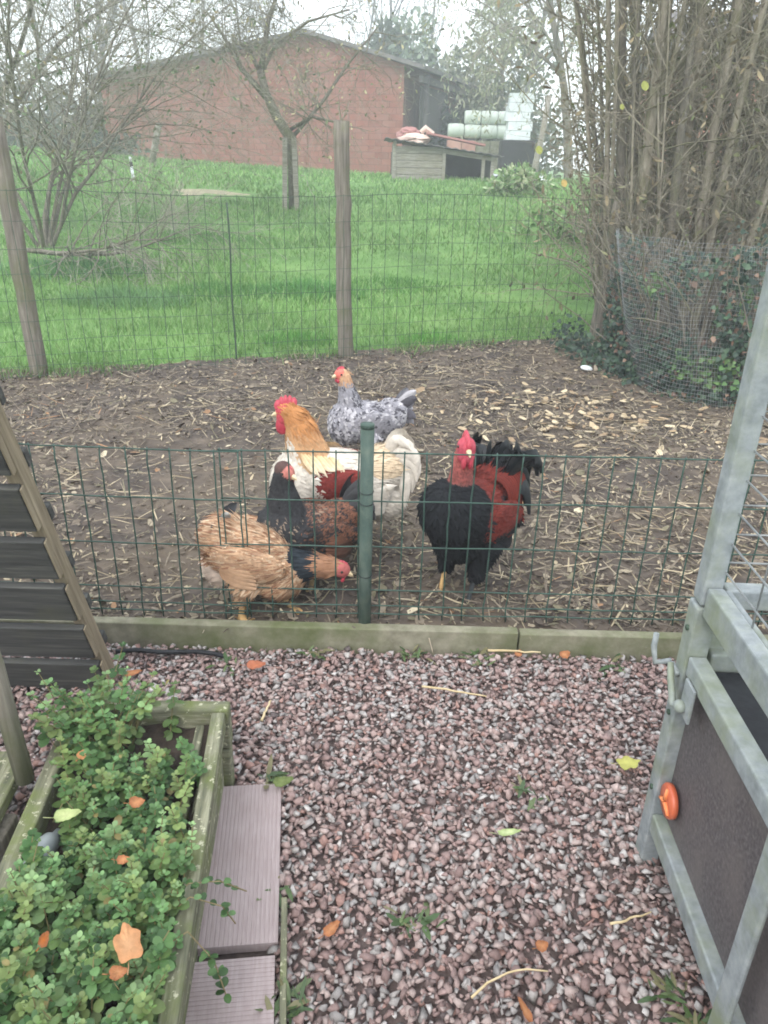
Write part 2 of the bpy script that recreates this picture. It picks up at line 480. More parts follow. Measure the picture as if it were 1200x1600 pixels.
# ---------------------------------------------------------------- gravel
def build_gravel():
    root = MB().add([(-3, -2, -0.02), (3, -2, -0.02), (3, 2.0, -0.02), (-3, 2.0, -0.02)], [(0, 1, 2, 3)]).build('gravel_path', M['gravel_base'], kind='structure')
    rng = np.random.default_rng(5)
    R = random.Random(5)
    pal = [((156, 135, 130), 6), ((144, 122, 118), 6), ((164, 147, 142), 6), ((132, 111, 107), 4), ((160, 154, 151), 4.5), ((176, 171, 168), 1.6), ((144, 139, 137), 3.5), ((124, 108, 105), 1.6), ((150, 120, 112), 2.0), ((100, 90, 89), 0.6)]
    cols = np.array([lin(*c) for c, _ in pal]); pw = np.array([w for _, w in pal]); pw = pw / pw.sum()
    shapes = []
    for k in range(26):
        bm = bmesh.new()
        for q in range(R.randint(8, 12)):
            d = Vector((R.gauss(0, 1), R.gauss(0, 1), R.gauss(0, 1))).normalized()
            bm.verts.new((d.x * R.uniform(0.85, 1.15), d.y * R.uniform(0.6, 0.95), d.z * R.uniform(0.28, 0.52)))
        r = bmesh.ops.convex_hull(bm, input=bm.verts)
        bmesh.ops.delete(bm, geom=[e for e in r['geom_interior'] if isinstance(e, bmesh.types.BMVert)], context='VERTS')
        bmesh.ops.triangulate(bm, faces=bm.faces)
        bm.verts.ensure_lookup_table()
        V = np.array([v.co[:] for v in bm.verts]); F = np.array([[v.index for v in f.verts] for f in bm.faces])
        bm.verts.index_update(); F = np.array([[v.index for v in f.verts] for f in bm.faces])
        shapes.append((V, F)); bm.free()
    def inside(x, y):
        if y > 1.985: return False
        if x < -0.245 + (1.4 - y) * 0.115 and y < 1.40 and x > -0.62: return False       # planter and boards
        if -0.72 < x < -0.34 and y < 1.45: return False
        return True
    S = []
    step = 0.0138
    for layer in (0, 1):
        for iy in range(int((2.0 - 0.66) / step)):
            y = 0.66 + iy * step
            hw = 0.62 * y + 0.34
            for ix in range(int(2 * hw / step)):
                x = -hw + ix * step
                px, py = x + R.uniform(-0.6, 0.6) * step, y + R.uniform(-0.6, 0.6) * step
                if layer == 1 and R.random() > 0.62: continue
                if not inside(px, py): continue
                s = R.lognormvariate(0, 0.34) * 0.0100
                if layer == 1: s *= 1.12
                s = min(s, 0.0165)
                S.append((px, py, R.uniform(-0.008, 0.004) + (0.008 if layer else 0) + 0.012 * (float(vnoise(px, py, 3.5, 8)) - 0.5), s))
    S = np.array(S)
    d = np.hypot(S[:, 0], S[:, 1]) - (S[:, 3] * 22) - S[:, 2] * 20
    vis = (S[:, 1] > 0.84) & (np.abs(S[:, 0]) < 0.56)
    order = np.argsort(np.where(vis, d, 9))
    near = set(order[:300].tolist())
    # nearest stones one by one
    meshes = []
    for k in range(26):
        V, F = shapes[k]
        for q in range(3):
            c = cols[rng.choice(len(cols), p=pw)] * rng.uniform(0.91, 1.09)
            meshes.append(np_mesh('stone', V, F, np.tile(c, (len(V), 1)), M['stone']))
    parts = []
    for i, (x, y, z, s) in enumerate(S):
        e = Euler((R.gauss(0, 0.38), R.gauss(0, 0.38), R.uniform(0, 6.28)))
        if i in near:
            o = link('stone', meshes[R.randrange(len(meshes))], root, (x, y, z), e)
            o.scale = (s, s, s)
        else:
            V, F = shapes[R.randrange(26)]
            Mx = np.array(e.to_matrix())
            c = cols[rng.choice(len(cols), p=pw)] * rng.uniform(0.91, 1.09)
            parts.append(((V * s) @ Mx.T + (x, y, z), F, np.tile(c, (len(V), 1))))
    V, F, C = merge(parts)
    tag(link('gravel_stones', np_mesh('gravel_stones', V, F, C, M['stone']), root), kind='stuff')
build_gravel()

# ---------------------------------------------------------------- litter on the run
def build_litter():
    rng = np.random.default_rng(11)
    n = 25000
    y = 2.06 + (rng.random(n) ** 1.0) * 4.6
    x = (rng.random(n) * 2 - 1) * (0.56 * y + 0.35)
    dens = 0.10 + 0.95 * vnoise(x, y, 1.3, 4) ** 1.4 * (0.4 + 1.0 * vnoise(x, y, 4.0, 6))
    dens += 0.30 * sstep((y - 3.2) / 1.5)
    keep = (y < fence_y(x) + 0.05) & (rng.random(n) < dens * 1.3)
    x, y = x[keep], y[keep]
    n = len(x)
    typ = rng.random(n)
    L = np.where(typ < 0.35, rng.uniform(0.014, 0.034, n), np.where(typ < 0.85, rng.uniform(0.04, 0.13, n), rng.uniform(0.02, 0.05, n)))
    W = np.where(typ < 0.35, L * rng.uniform(0.3, 0.6, n), np.where(typ < 0.85, rng.uniform(0.003, 0.008, n), L * rng.uniform(0.4, 0.8, n)))
    a = rng.random(n) * 2 * PI
    D = np.stack([np.cos(a), np.sin(a), rng.normal(0, 0.14, n)], 1)
    N = np.stack([rng.normal(0, 0.35, n), rng.normal(0, 0.35, n), np.ones(n)], 1)
    pal = np.array([lin(*c) for c in ((112, 102, 90), (132, 121, 106), (96, 87, 78), (148, 137, 118), (172, 158, 132), (84, 74, 66), (118, 112, 92), (196, 184, 158), (140, 110, 84))])
    w = np.array([5, 5, 5, 3.0, 1.1, 4, 1.5, 0.35, 0.7])
    C = pal[rng.choice(len(pal), n, p=w / w.sum())] * rng.uniform(0.8, 1.2, (n, 1))
    Z = 0.045 + 0.030 * (vnoise(x, y, 1.6, 1) - 0.5) + 0.026 * (vnoise(x, y, 5, 2) - 0.5) + 0.016 * (vnoise(x, y, 14, 3) - 0.5) + rng.uniform(0, 0.012, n)
    parts = [cards(np.stack([x, y, Z], 1), D, N, L, W, C, ((0, 0.45), (0.4, 1.0), (0.93, 0.55), (1, 0.0)), curl=rng.normal(0, 0.3, n))]
    q = 42000      # fine crumbs that mat the soil
    y = 2.06 + rng.random(q) * 4.6; x = (rng.random(q) * 2 - 1) * (0.56 * y + 0.35)
    k = (y < fence_y(x) + 0.05) & (rng.random(q) < 0.35 + 0.65 * vnoise(x, y, 2.6, 12)); x, y = x[k], y[k]; q = len(x)
    a = rng.random(q) * 2 * PI
    L = rng.uniform(0.008, 0.03, q)
    C2 = pal[rng.choice(7, q)] * rng.uniform(0.7, 1.15, (q, 1))
    Z = 0.043 + 0.030 * (vnoise(x, y, 1.6, 1) - 0.5) + 0.026 * (vnoise(x, y, 5, 2) - 0.5) + 0.016 * (vnoise(x, y, 14, 3) - 0.5) + rng.uniform(0, 0.008, q)
    parts.append(cards(np.stack([x, y, Z], 1), np.stack([np.cos(a), np.sin(a), rng.normal(0, 0.3, q)], 1), np.stack([rng.normal(0, 0.5, q), rng.normal(0, 0.5, q), np.ones(q)], 1), L, L * rng.uniform(0.15, 0.6, q), C2, ((0, 0.6), (0.7, 0.9), (1, 0.0)), curl=rng.normal(0, 0.3, q)))
    q = 5200       # straw strands, thicker on the far half
    y = 2.1 + rng.random(q) ** 0.7 * 4.4; x = (rng.random(q) * 2 - 1) * (0.56 * y + 0.35)
    k = (y < fence_y(x)) & (rng.random(q) < 0.15 + 0.9 * vnoise(x, y, 1.1, 21) * (0.5 + 0.5 * sstep((x + 1) / 2))); x, y = x[k], y[k]; q = len(x)
    a = rng.normal(0.1, 0.9, q)
    L = rng.uniform(0.05, 0.17, q)
    C3 = np.array([lin(154, 140, 113), lin(138, 125, 102), lin(170, 156, 130), lin(122, 110, 91)])[rng.integers(0, 4, q)] * rng.uniform(0.85, 1.1, (q, 1))
    Z = 0.056 + 0.030 * (vnoise(x, y, 1.6, 1) - 0.5) + 0.026 * (vnoise(x, y, 5, 2) - 0.5) + rng.uniform(0, 0.008, q)
    parts.append(cards(np.stack([x, y, Z], 1), np.stack([np.cos(a), np.sin(a), rng.normal(0, 0.05, q)], 1), np.stack([rng.normal(0, 0.3, q), rng.normal(0, 0.3, q), np.ones(q)], 1), L, rng.uniform(0.0025, 0.0055, q), C3, ((0, 0.8), (0.35, 1), (0.75, 1), (1, 0.0)), curl=rng.normal(0, 0.08, q)))
    # pale wood chips spilled at the right
    m = 260
    cx = rng.normal(1.05, 0.42, m); cy = rng.normal(4.35, 0.34, m) - 0.25 * (cx - 1.05)
    a = rng.random(m) * 2 * PI
    L = rng.uniform(0.03, 0.075, m)
    C = np.array([lin(172, 154, 126), lin(158, 138, 110), lin(188, 172, 144), lin(142, 122, 98)])[rng.integers(0, 4, m)] * rng.uniform(0.85, 1.1, (m, 1))
    parts.append(cards(np.stack([cx, cy, 0.055 + rng.uniform(0, 0.012, m)], 1), np.stack([np.cos(a), np.sin(a), rng.normal(0, 0.1, m)], 1), np.stack([rng.normal(0, 0.3, m), rng.normal(0, 0.3, m), np.ones(m)], 1), L, L * rng.uniform(0.3, 0.55, m), C, ((0, 0.8), (0.5, 1.0), (0.85, 0.8), (1, 0.0)), curl=rng.normal(0, 0.15, m)))
    V, F, C = merge(parts)
    tag(link('leaf_litter', np_mesh('leaf_litter', V, F, C, M['litter'])), 'brown straw and shredded leaves strewn over the chicken run', 'litter', kind='stuff')
build_litter()

# ---------------------------------------------------------------- grass
def build_grass():
    rng = np.random.default_rng(21)
    P, H, Wd, Cc = [], [], [], []
    base = np.array([lin(106, 144, 78), lin(122, 160, 92), lin(94, 130, 72), lin(144, 170, 112)])
    def band(y0, y1, dens, h, w):
        area = 0.56 * (y1 * y1 - y0 * y0) + 0.8 * (y1 - y0)
        n = int(area * dens)
        y = np.sqrt(rng.random(n) * (y1 * y1 - y0 * y0) + y0 * y0)
        x = (rng.random(n) * 2 - 1) * (0.56 * y + 0.4)
        k = (y > fence_y(x) + 0.06)
        k &= ~(((x + 3.55) / 0.95) ** 2 + ((y - 16.2) / 0.9) ** 2 < 0.8 + 0.3 * rng.random(n))
        x, y = x[k], y[k]
        n = len(x)
        t = vnoise(x, y, 0.55, 2) * 0.6 + vnoise(x, y, 1.7, 9) * 0.4
        hh = h * (0.45 + 1.1 * t) * rng.uniform(0.6, 1.3, n)
        col = base[rng.integers(0, 4, n)] * (0.70 + 0.32 * vnoise(x, y, 0.4, 7) + 0.25 * vnoise(x, y, 1.4, 17))[:, None] * rng.uniform(0.85, 1.15, (n, 1))
        P.append(np.stack([x, y, ter(x, y) - 0.015], 1)); H.append(hh); Wd.append(np.full(n, w) * rng.uniform(0.7, 1.3, n)); Cc.append(col)
    band(4.8, 7.5, 1300, 0.075, 0.006)
    band(7.5, 11, 620, 0.085, 0.010)
    band(11, 16, 260, 0.10, 0.017)
    band(16, 26, 120, 0.12, 0.028)
    n = 2600           # ragged edge where meadow meets the bare soil
    x = rng.uniform(-3.2, 3.0, n); k = vnoise(x, x * 0, 2.3, 31); x = x[k > 0.35]; n = len(x)
    y = fence_y(x) + rng.normal(0.02, 0.07, n)
    P.append(np.stack([x, y, np.full(n, 0.03)], 1)); H.append(rng.uniform(0.03, 0.13, n)); Wd.append(np.full(n, 0.005)); Cc.append(base[rng.integers(0, 4, n)] * rng.uniform(0.55, 1.0, (n, 1)))
    # taller, bluish tufts
    for tx, ty, n, h, rr, c in ((-2.55, 7.6, 1500, 0.30, 0.42, (104, 140, 92)), (-1.75, 8.2, 900, 0.24, 0.40, (88, 132, 72)), (-0.85, 8.3, 1300, 0.30, 0.42, (92, 140, 78)), (-0.75, 6.15, 420, 0.2, 0.22, (92, 142, 70)), (0.1, 8.9, 500, 0.2, 0.4, (84, 130, 66)), (-3.6, 9.2, 1100, 0.3, 0.6, (88, 128, 84)), (-2.6, 11.5, 800, 0.28, 0.7, (96, 134, 80)), (0.35, 6.3, 260, 0.18, 0.2, (96, 150, 70))):
        a = rng.random(n) * 2 * PI; r = rr * np.sqrt(rng.random(n))
        x, y = tx + 1.5 * r * np.cos(a), ty + r * np.sin(a)
        P.append(np.stack([x, y, ter(x, y) - 0.015], 1)); H.append(0.72 * h * rng.uniform(0.5, 1.2, n) * (1.1 - 0.6 * r / rr)); Wd.append(np.full(n, 0.009)); Cc.append(np.array(lin(*c))[None] * rng.uniform(0.75, 1.25, (n, 1)))
    P, H, Wd, Cc = np.concatenate(P), np.concatenate(H), np.concatenate(Wd), np.concatenate(Cc)
    n = len(P)
    D = np.stack([rng.normal(0, 0.38, n), rng.normal(0, 0.38, n), np.ones(n)], 1)
    N = rand_dirs(rng, n); N[:, 2] *= 0.2
    V, F, C = cards(P, D, N, H, Wd, Cc, ((0, 1.0), (0.55, 0.8), (1, 0)), curl=rng.normal(0, 0.35, n))
    tag(link('meadow_grass', np_mesh('meadow_grass', V, F, C, M['grass'])), 'bright green grass growing across the meadow behind the fence', 'grass', kind='stuff')
build_grass()

# sandy molehill patch in the meadow
def build_mound():
    n, m = 14, 28
    P, F = [], []
    for i in range(n):
        for j in range(m):
            r = i / (n - 1); a = 2 * PI * j / m
            rr = r * (1 + 0.16 * math.sin(3 * a + 1) + 0.1 * math.sin(5 * a))
            x, y = -3.5 + 1.0 * rr * math.cos(a), 16.25 + 0.9 * rr * math.sin(a)
            z = float(ter(x, y)) + 0.05 * (1 - r ** 2) * (0.7 + 0.6 * float(vnoise(x, y, 2.3, 3))) - 0.04 * r
            P.append((x, y, z))
    for i in range(n - 1):
        for j in range(m):
            F.append((i * m + j, i * m + (j + 1) % m, (i + 1) * m + (j + 1) % m, (i + 1) * m + j))
    MB().add(P, F).build('sand_mound', M['sand'], smooth=True, label='low mound of bare pale sand lying in the green meadow', cat='mound')
build_mound()

# ================================================================ near fence and its concrete edging
def build_edging():
    root = empty('concrete_edging', (0, 2.015, 0), label='low mossy concrete edging under the green mesh fence', cat='edging')
    for x0, x1, dz in ((-2.4, 0.425, 0.0), (0.43, 2.4, -0.003)):
        MB().box(((x0 + x1) / 2, 0, 0.016 + dz), (x1 - x0, 0.036, 0.123)).build('edging_board', M['concrete'], root, bevel=0.004)
build_edging()

def build_near_fence():
    zs = [0.633, 0.481, 0.329, 0.177, 0.121, 0.092]
    R = random.Random(2)
    vm = {}
    def vertical(k):
        r = random.Random(k)
        P = []
        for i in range(13):
            z = 0.07 + (0.637 - 0.07) * i / 12
            kink = 0.006 * math.exp(-((z - 0.135) / 0.02) ** 2) * r.choice((-1, 1)) * r.uniform(0.4, 1.4)
            P.append((kink + r.gauss(0, 0.0008), r.gauss(0, 0.0008), z))
        return MB().tube(P, 0.0024, 5).mesh('vertical_wire', M['green_wire'], True)
    vms = [vertical(k) for k in range(6)]
    def section(x0, x1, y, z_tilt, label, step):
        root = empty('mesh_fence', ((x0 + x1) / 2, y, 0), label=label, cat='fence', group='green welded mesh fence panels')
        c = (x0 + x1) / 2
        x = x0
        while x <= x1 + 0.001:
            o = link('vertical_wire', vms[R.randrange(6)], root, (x - c + R.gauss(0, 0.0015), R.gauss(0, 0.001), z_tilt * (x - c)), (0, R.gauss(0, 0.004), 0))
            x += step
        L = x1 - x0 + 0.012
        for z in zs:
            P = [(-L / 2 + L * i / 24, -0.0042 + R.gauss(0, 0.0006), z + z_tilt * (L * i / 24 - L / 2) + R.gauss(0, 0.0010)) for i in range(25)]
            MB().tube(P, 0.0024, 5).build('horizontal_wire', M['green_wire'], root, True)
        return root
    section(-1.80, -0.424, 2.062, -0.012, 'green mesh fence panel at the left, slatted wood standing before it', 0.0655)
    r = section(-0.477, 1.62, 2.075, 0.006, 'long green mesh fence panel with the round post before it', 0.0668)
    post = empty('fence_post', (-0.052, 2.045, 0), label='round green metal post fixed before the low mesh fence', cat='fence post')
    P = [(0, 0, 0.0), (0, 0, 0.3), (0, 0, 0.715)]
    MB().tube(P, 0.0195, 16).build('tube', M['post_green'], post, True)
    MB().tube([(0, 0, 0.712), (0, 0, 0.723), (0, 0, 0.725)], [0.0199, 0.0199, 0.0188], 16).build('cap', M['post_green'], post, True)
    for z in (0.52, 0.485, 0.245):
        MB().tube([(0.0205 * math.cos(a), 0.0205 * math.sin(a), z + 0.003 * math.sin(a)) for a in np.linspace(0, 2 * PI, 17)], 0.0011, 5, cap=False).build('tie_wire', M['black'], post, True)
build_near_fence()

# ================================================================ far fence
def build_far_fence():
    d = np.array([1.0, 0.39]); d /= np.linalg.norm(d)
    root = empty('wire_fence', (-0.3, 5.7, 0.0), label='tall green wire fence on grey wooden posts before the meadow', cat='fence')
    R = random.Random(9)
    def post(x, y, h, rad, tilt, name='post'):
        P, rr = [], []
        for i in range(14):
            t = i / 13
            P.append((x + tilt[0] * t + R.gauss(0, 0.003), y + tilt[1] * t + R.gauss(0, 0.003), -0.05 + t * (h + 0.05)))
            rr.append(rad * (1.03 - 0.1 * t) * R.uniform(0.97, 1.03))
        mb = MB(); mb.tube([(p[0] + 0.3, p[1] - 5.7, p[2]) for p in P], rr, 12)
        o = mb.build(name, M['old_wood'], root, True)
        return o
    post(-2.31, 4.99, 1.56, 0.056, (-0.03, 0.02)); post(-0.317, 5.715, 1.61, 0.056, (-0.035, 0.0)); post(1.74, 6.55, 1.13, 0.052, (0.06, 0.02)); post(-4.4, 4.2, 1.5, 0.056, (0, 0))
    # thin bent stick growing from the top of the middle post
    mb = MB()
    X0, Y0 = -0.352 + 0.3, 5.715 - 5.7
    for k in range(4):
        a = R.uniform(0, 6.28)
        P = [(X0 + 0.015 * math.cos(a) * i + R.gauss(0, 0.004), Y0 + 0.01 * math.sin(a) * i, 1.6 + 0.026 * i) for i in range(R.randint(4, 7))]
        mb.tube(P, np.linspace(0.006, 0.002, len(P)), 4)
    mb.build('dry_shoot', M['twig'], root, True)
    mb = MB()
    s0, s1 = -4.4, 5.0
    def pt(s, z, j=0): return (s * d[0], 0.0 + s * d[1] - 0.015 + j, z)
    n = int((s1 - s0) / 0.104)
    for i in range(n):
        s = s0 + i * 0.104
        top = 1.165 + 0.012 * math.sin(s * 2.3)
        P = [(s * d[0] + R.gauss(0, 0.003), s * d[1] - 0.06 + R.gauss(0, 0.003), z) for z in np.linspace(0.03, top, 7)]
        mb.tube(P, 0.0022, 3, cap=False)
    for z in (0.06, 0.12, 0.19, 0.28, 0.40, 0.53, 0.68, 0.83, 0.99, 1.155):
        P = [(s * d[0], s * d[1] - 0.06 + R.gauss(0, 0.003), z + 0.012 * math.sin(s * 2.3) * z + R.gauss(0, 0.003)) for s in np.linspace(s0, s1, 70)]
        mb.tube(P, 0.0016 if z < 1.1 else 0.0022, 3, cap=False)
    mb.build('wire_mesh', M['dark_wire'], root, kind='stuff')
    st = MB(); st.tube([(-1.1 + 0.004 * math.sin(i), 5.50, -0.05 + i * 0.115) for i in range(11)], 0.0065, 6)
    st.build('garden_stake', M['dark_wire'], smooth=True, label='thin dark metal stake standing alone against the wire fence', cat='stake')
build_far_fence()

# ================================================================ raised planter
PBR, PBL = np.array((-0.352, 1.446)), np.array((-0.715, 1.44))
PNR, PNL = np.array((-0.262, 0.50)), np.array((-0.632, 0.50))
def build_planter():
    root = empty('raised_planter', (-0.5, 1.0, 0), label='mossy wooden raised planter full of green herbs', cat='planter')
    off = np.array((-0.5, 1.0))
    def board(a, b, w, z0, z1, name):
        a, b = np.array(a) - off, np.array(b) - off
        L = np.linalg.norm(b - a)
        me = MB().box((0, 0, 0), (w, L, z1 - z0)).mesh(name, M['mossy_wood'])
        o = link(name, me, root, ((a[0] + b[0]) / 2, (a[1] + b[1]) / 2, (z0 + z1) / 2), (0, 0, math.atan2(-(b - a)[0], (b - a)[1])))
        bv = o.modifiers.new('bevel', 'BEVEL'); bv.width = 0.004; bv.segments = 2
        return o
    t = 0.036
    e = np.array((0.018, 0))
    board(PNR - e, PBR - e + (0, -0.037), 0.031, 0.186, 0.23, 'cap_board')
    board(PNR - e - (0.030, 0), PBR - e - (0.012, 0.037), 0.026, -0.01, 0.183, 'side_board')
    board(PBL + (0.0, -0.018), PBR + (0.004, -0.018), t, 0.120, 0.234, 'end_board')
    board(PBL + (0.0, -0.021), PBR + (0.002, -0.021), t, -0.01, 0.116, 'end_board')
    board(PNL + e, PBL + e + (0, -0.037), t, 0.118, 0.228, 'side_board')
    board(PNL + e + (0.003, 0), PBL + e + (0.003, -0.037), t, -0.01, 0.114, 'side_board')
    # inner cleat along the right side
    board(PNR - 3.9 * e, PBR - 3.4 * e + (0, -0.04), 0.02, 0.15, 0.195, 'cleat')
    mb = MB()
    n, m = 26, 40
    P = []
    for i in range(m):
        for j in range(n):
            v, u = i / (m - 1), j / (n - 1)
            l = PNL + (PBL - PNL) * v; r = PNR + (PBR - PNR) * v
            x, y = l + (r - l) * (0.06 + 0.88 * u) + (0, -0.02)
            P.append((x - off[0], y - off[1], 0.17 + 0.03 * float(vnoise(x, y, 20, 3))))
    F = [(i * n + j, i * n + j + 1, (i + 1) * n + j + 1, (i + 1) * n + j) for i in range(m - 1) for j in range(n - 1)]
    mb.add(P, F).build('potting_soil', mat_noise('potting_soil', [(0.3, lin(38, 32, 28)), (0.7, lin(66, 56, 48))], 40, 0.95, 0.8), root, True)
build_planter()

# weathered planks beside the planter
def build_planks():
    for k, (x, w, z, lab) in enumerate(((-0.775, 0.085, 0.196, 'mossy grey plank lying tight against the planter side'), (-0.872, 0.098, 0.19, 'weathered mossy plank second from the planter'), (-0.978, 0.10, 0.186, 'weathered mossy plank third from the planter'))):
        mb = MB(); mb.box((0, 0, 0), (w, 0.86, 0.03))
        o = mb.build('wood_plank', M['mossy_wood'], bevel=0.004, label=lab, cat='plank', group='mossy planks beside the planter')
        o.location = (x + 0.01, 0.86, z); o.rotation_euler = (0, 0, 0.082)
    for k, yy in enumerate((0.62, 1.12)):
        mb = MB(); mb.box((0, 0, 0), (0.36, 0.07, 0.19))
        o = mb.build('support_block', M['old_wood'], bevel=0.005, label=('rear' if k else 'front') + ' wooden block under the mossy planks', cat='block')
        o.location = (-0.87 + (0.62 - yy) * 0.08, yy, 0.075)
build_planks()

# herbs in the planter
def herb_leaf_profile():
    return ((0, 0.25), (0.25, 0.85), (0.6, 1.0), (0.88, 0.62), (1.0, 0.0))
def build_herbs():
    rng = np.random.default_rng(31)
    root = empty('herb_plants', (-0.5, 1.0, 0.2), label='bushy mat of small round-leaved green herbs in the planter', cat='herb')
    off = np.array((-0.5, 1.0, 0.2))
    P, D, N, L, W, C = [], [], [], [], [], []
    stems = MB()
    pal = np.array([lin(82, 114, 66), lin(102, 136, 86), lin(62, 92, 52), lin(124, 152, 102), lin(90, 114, 64), lin(118, 136, 82)])
    k = 0
    tries = 0
    while k < 520 and tries < 6000:
        tries += 1
        v, u = rng.random(), rng.random()
        l = PNL + (PBL - PNL) * v; r = PNR + (PBR - PNR) * v
        x, y = l + (r - l) * (0.10 + 0.83 * u)
        dens = 0.6 + 0.9 * float(vnoise(x, y, 7, 3))
        if u > 0.74 and 0.55 < v < 0.95: dens *= 0.3
        if v > 0.80 and u > 0.42: dens *= 0.12
        if v > 0.93: dens *= 0.35 if u < 0.3 else 0.0
        if u < 0.24 and 0.52 < v < 0.76: dens *= 0.05
        if rng.random() > dens: continue
        k += 1
        back = math.exp(-(((x + 0.60) / 0.10) ** 2 + ((y - 1.36) / 0.09) ** 2))
        h = 0.045 + 0.06 * float(vnoise(x, y, 9, 5)) + 0.10 * back + rng.uniform(-0.015, 0.03)
        lean = rng.normal(0, 0.42, 2); lean[0] -= 0.5 * max(0, u - 0.8) / 0.2 * (rng.random() < 0.85)
        z0 = 0.185
        top = np.array((x + lean[0] * h, y + lean[1] * h - 0.1 * h, z0 + h))
        basep = np.array((x, y, z0 - 0.01))
        stems.tube([basep - off, (basep + top) / 2 + (0, 0, 0.006) - off, top - off], [0.0016, 0.0013, 0.0009], 3, col=lin(112, 104, 72), cap=False)
        tone = pal[rng.integers(0, 6)] * rng.uniform(0.75, 1.15)
        sz = rng.uniform(0.012, 0.023)
        pairs = rng.integers(3, 6)
        for q in range(pairs):
            t = 1 - q * (0.15 if q < 3 else 0.2)
            c = basep + (top - basep) * t
            s = sz * (0.55 + 0.24 * min(q, 2))
            for m_ in range(4):
                a = q * 0.785 + m_ * PI / 2 + rng.normal(0, 0.2)
                el = 0.62 - 0.30 * min(q, 3) + rng.normal(0, 0.13)
                dd = np.array((math.cos(a) * math.cos(el), math.sin(a) * math.cos(el), math.sin(el)))
                P.append(c + dd * 0.002); D.append(dd); N.append((0, 0, 1) - dd * 0.2 + rng.normal(0, 0.12, 3)); L.append(s * rng.uniform(0.85, 1.15)); W.append(s * rng.uniform(0.65, 1.1)); C.append(tone * rng.uniform(0.75, 1.25) if rng.random() > 0.012 else np.array(lin(132, 122, 78)))
    # a straggling sprig that hangs over the side boards
    def trail(pts, n, s):
        pts = np.array(pts)
        stems.tube(pts - off, 0.0013, 4, col=lin(132, 118, 88))
        for q in range(n):
            t = rng.uniform(0.35, 1) * (len(pts) - 1); i = min(int(t), len(pts) - 2)
            c = pts[i] + (pts[i + 1] - pts[i]) * (t - i)
            dd = rng.normal(0, 1, 3); dd[2] = abs(dd[2]) * 0.3; dd /= np.linalg.norm(dd)
            P.append(c); D.append(dd); N.append((0, 0, 1) + rng.normal(0, 0.2, 3)); L.append(s); W.append(s * 0.8); C.append(pal[rng.integers(0, 3)] * 0.8)
    trail([(-0.37, 0.90, 0.22), (-0.32, 0.93, 0.255), (-0.275, 0.965, 0.22), (-0.24, 1.01, 0.14)], 12, 0.015)
    trail([(-0.37, 0.87, 0.22), (-0.31, 0.90, 0.26), (-0.265, 0.93, 0.20), (-0.25, 0.95, 0.13)], 10, 0.014)
    trail([(-0.36, 0.82, 0.22), (-0.30, 0.84, 0.255), (-0.265, 0.85, 0.17), (-0.25, 0.85, 0.08)], 14, 0.017)
    P, D, N, L, W, C = (np.array(a) for a in (P, D, N, L, W, C))
    dist = np.linalg.norm(P - np.array((0, 0, 1.4)), axis=1) - L * 18
    vis = (P[:, 1] > 0.72)
    order = np.argsort(np.where(vis, dist, 99))
    near, far = order[:300], order[300:]
    V, F, CC = cards(P[far] - off, D[far], N[far], L[far], W[far], C[far], herb_leaf_profile(), curl=rng.normal(-0.12, 0.12, len(far)), fold=0.22)
    tag(link('leaf_mass', np_mesh('leaf_mass', V, F, CC, M['leaf'], True), root), kind='stuff')
    meshes = []
    for q in range(14):
        V, F, CC = cards([(0, 0, 0)], [(1, 0, 0)], [(0, 0, 1)], 1.0, rng.uniform(0.8, 1.05), [pal[rng.integers(0, 6)] * rng.uniform(0.8, 1.15)], herb_leaf_profile(), curl=rng.normal(-0.12, 0.12), fold=0.22)
        meshes.append(np_mesh('leaf', V, F, CC, M['leaf'], True))
    for i in near:
        dv = Vector(D[i]).normalized(); sv = Vector(N[i]).cross(dv).normalized(); nv = dv.cross(sv)
        o = link('leaf', meshes[rng.integers(0, 14)], root)
        m4 = (Matrix((dv, sv, nv)).transposed() * float(L[i])).to_4x4(); m4.translation = Vector(P[i] - off)
        o.matrix_local = m4
    stems.build('stems', M['litter'], root, kind='stuff')
build_herbs()

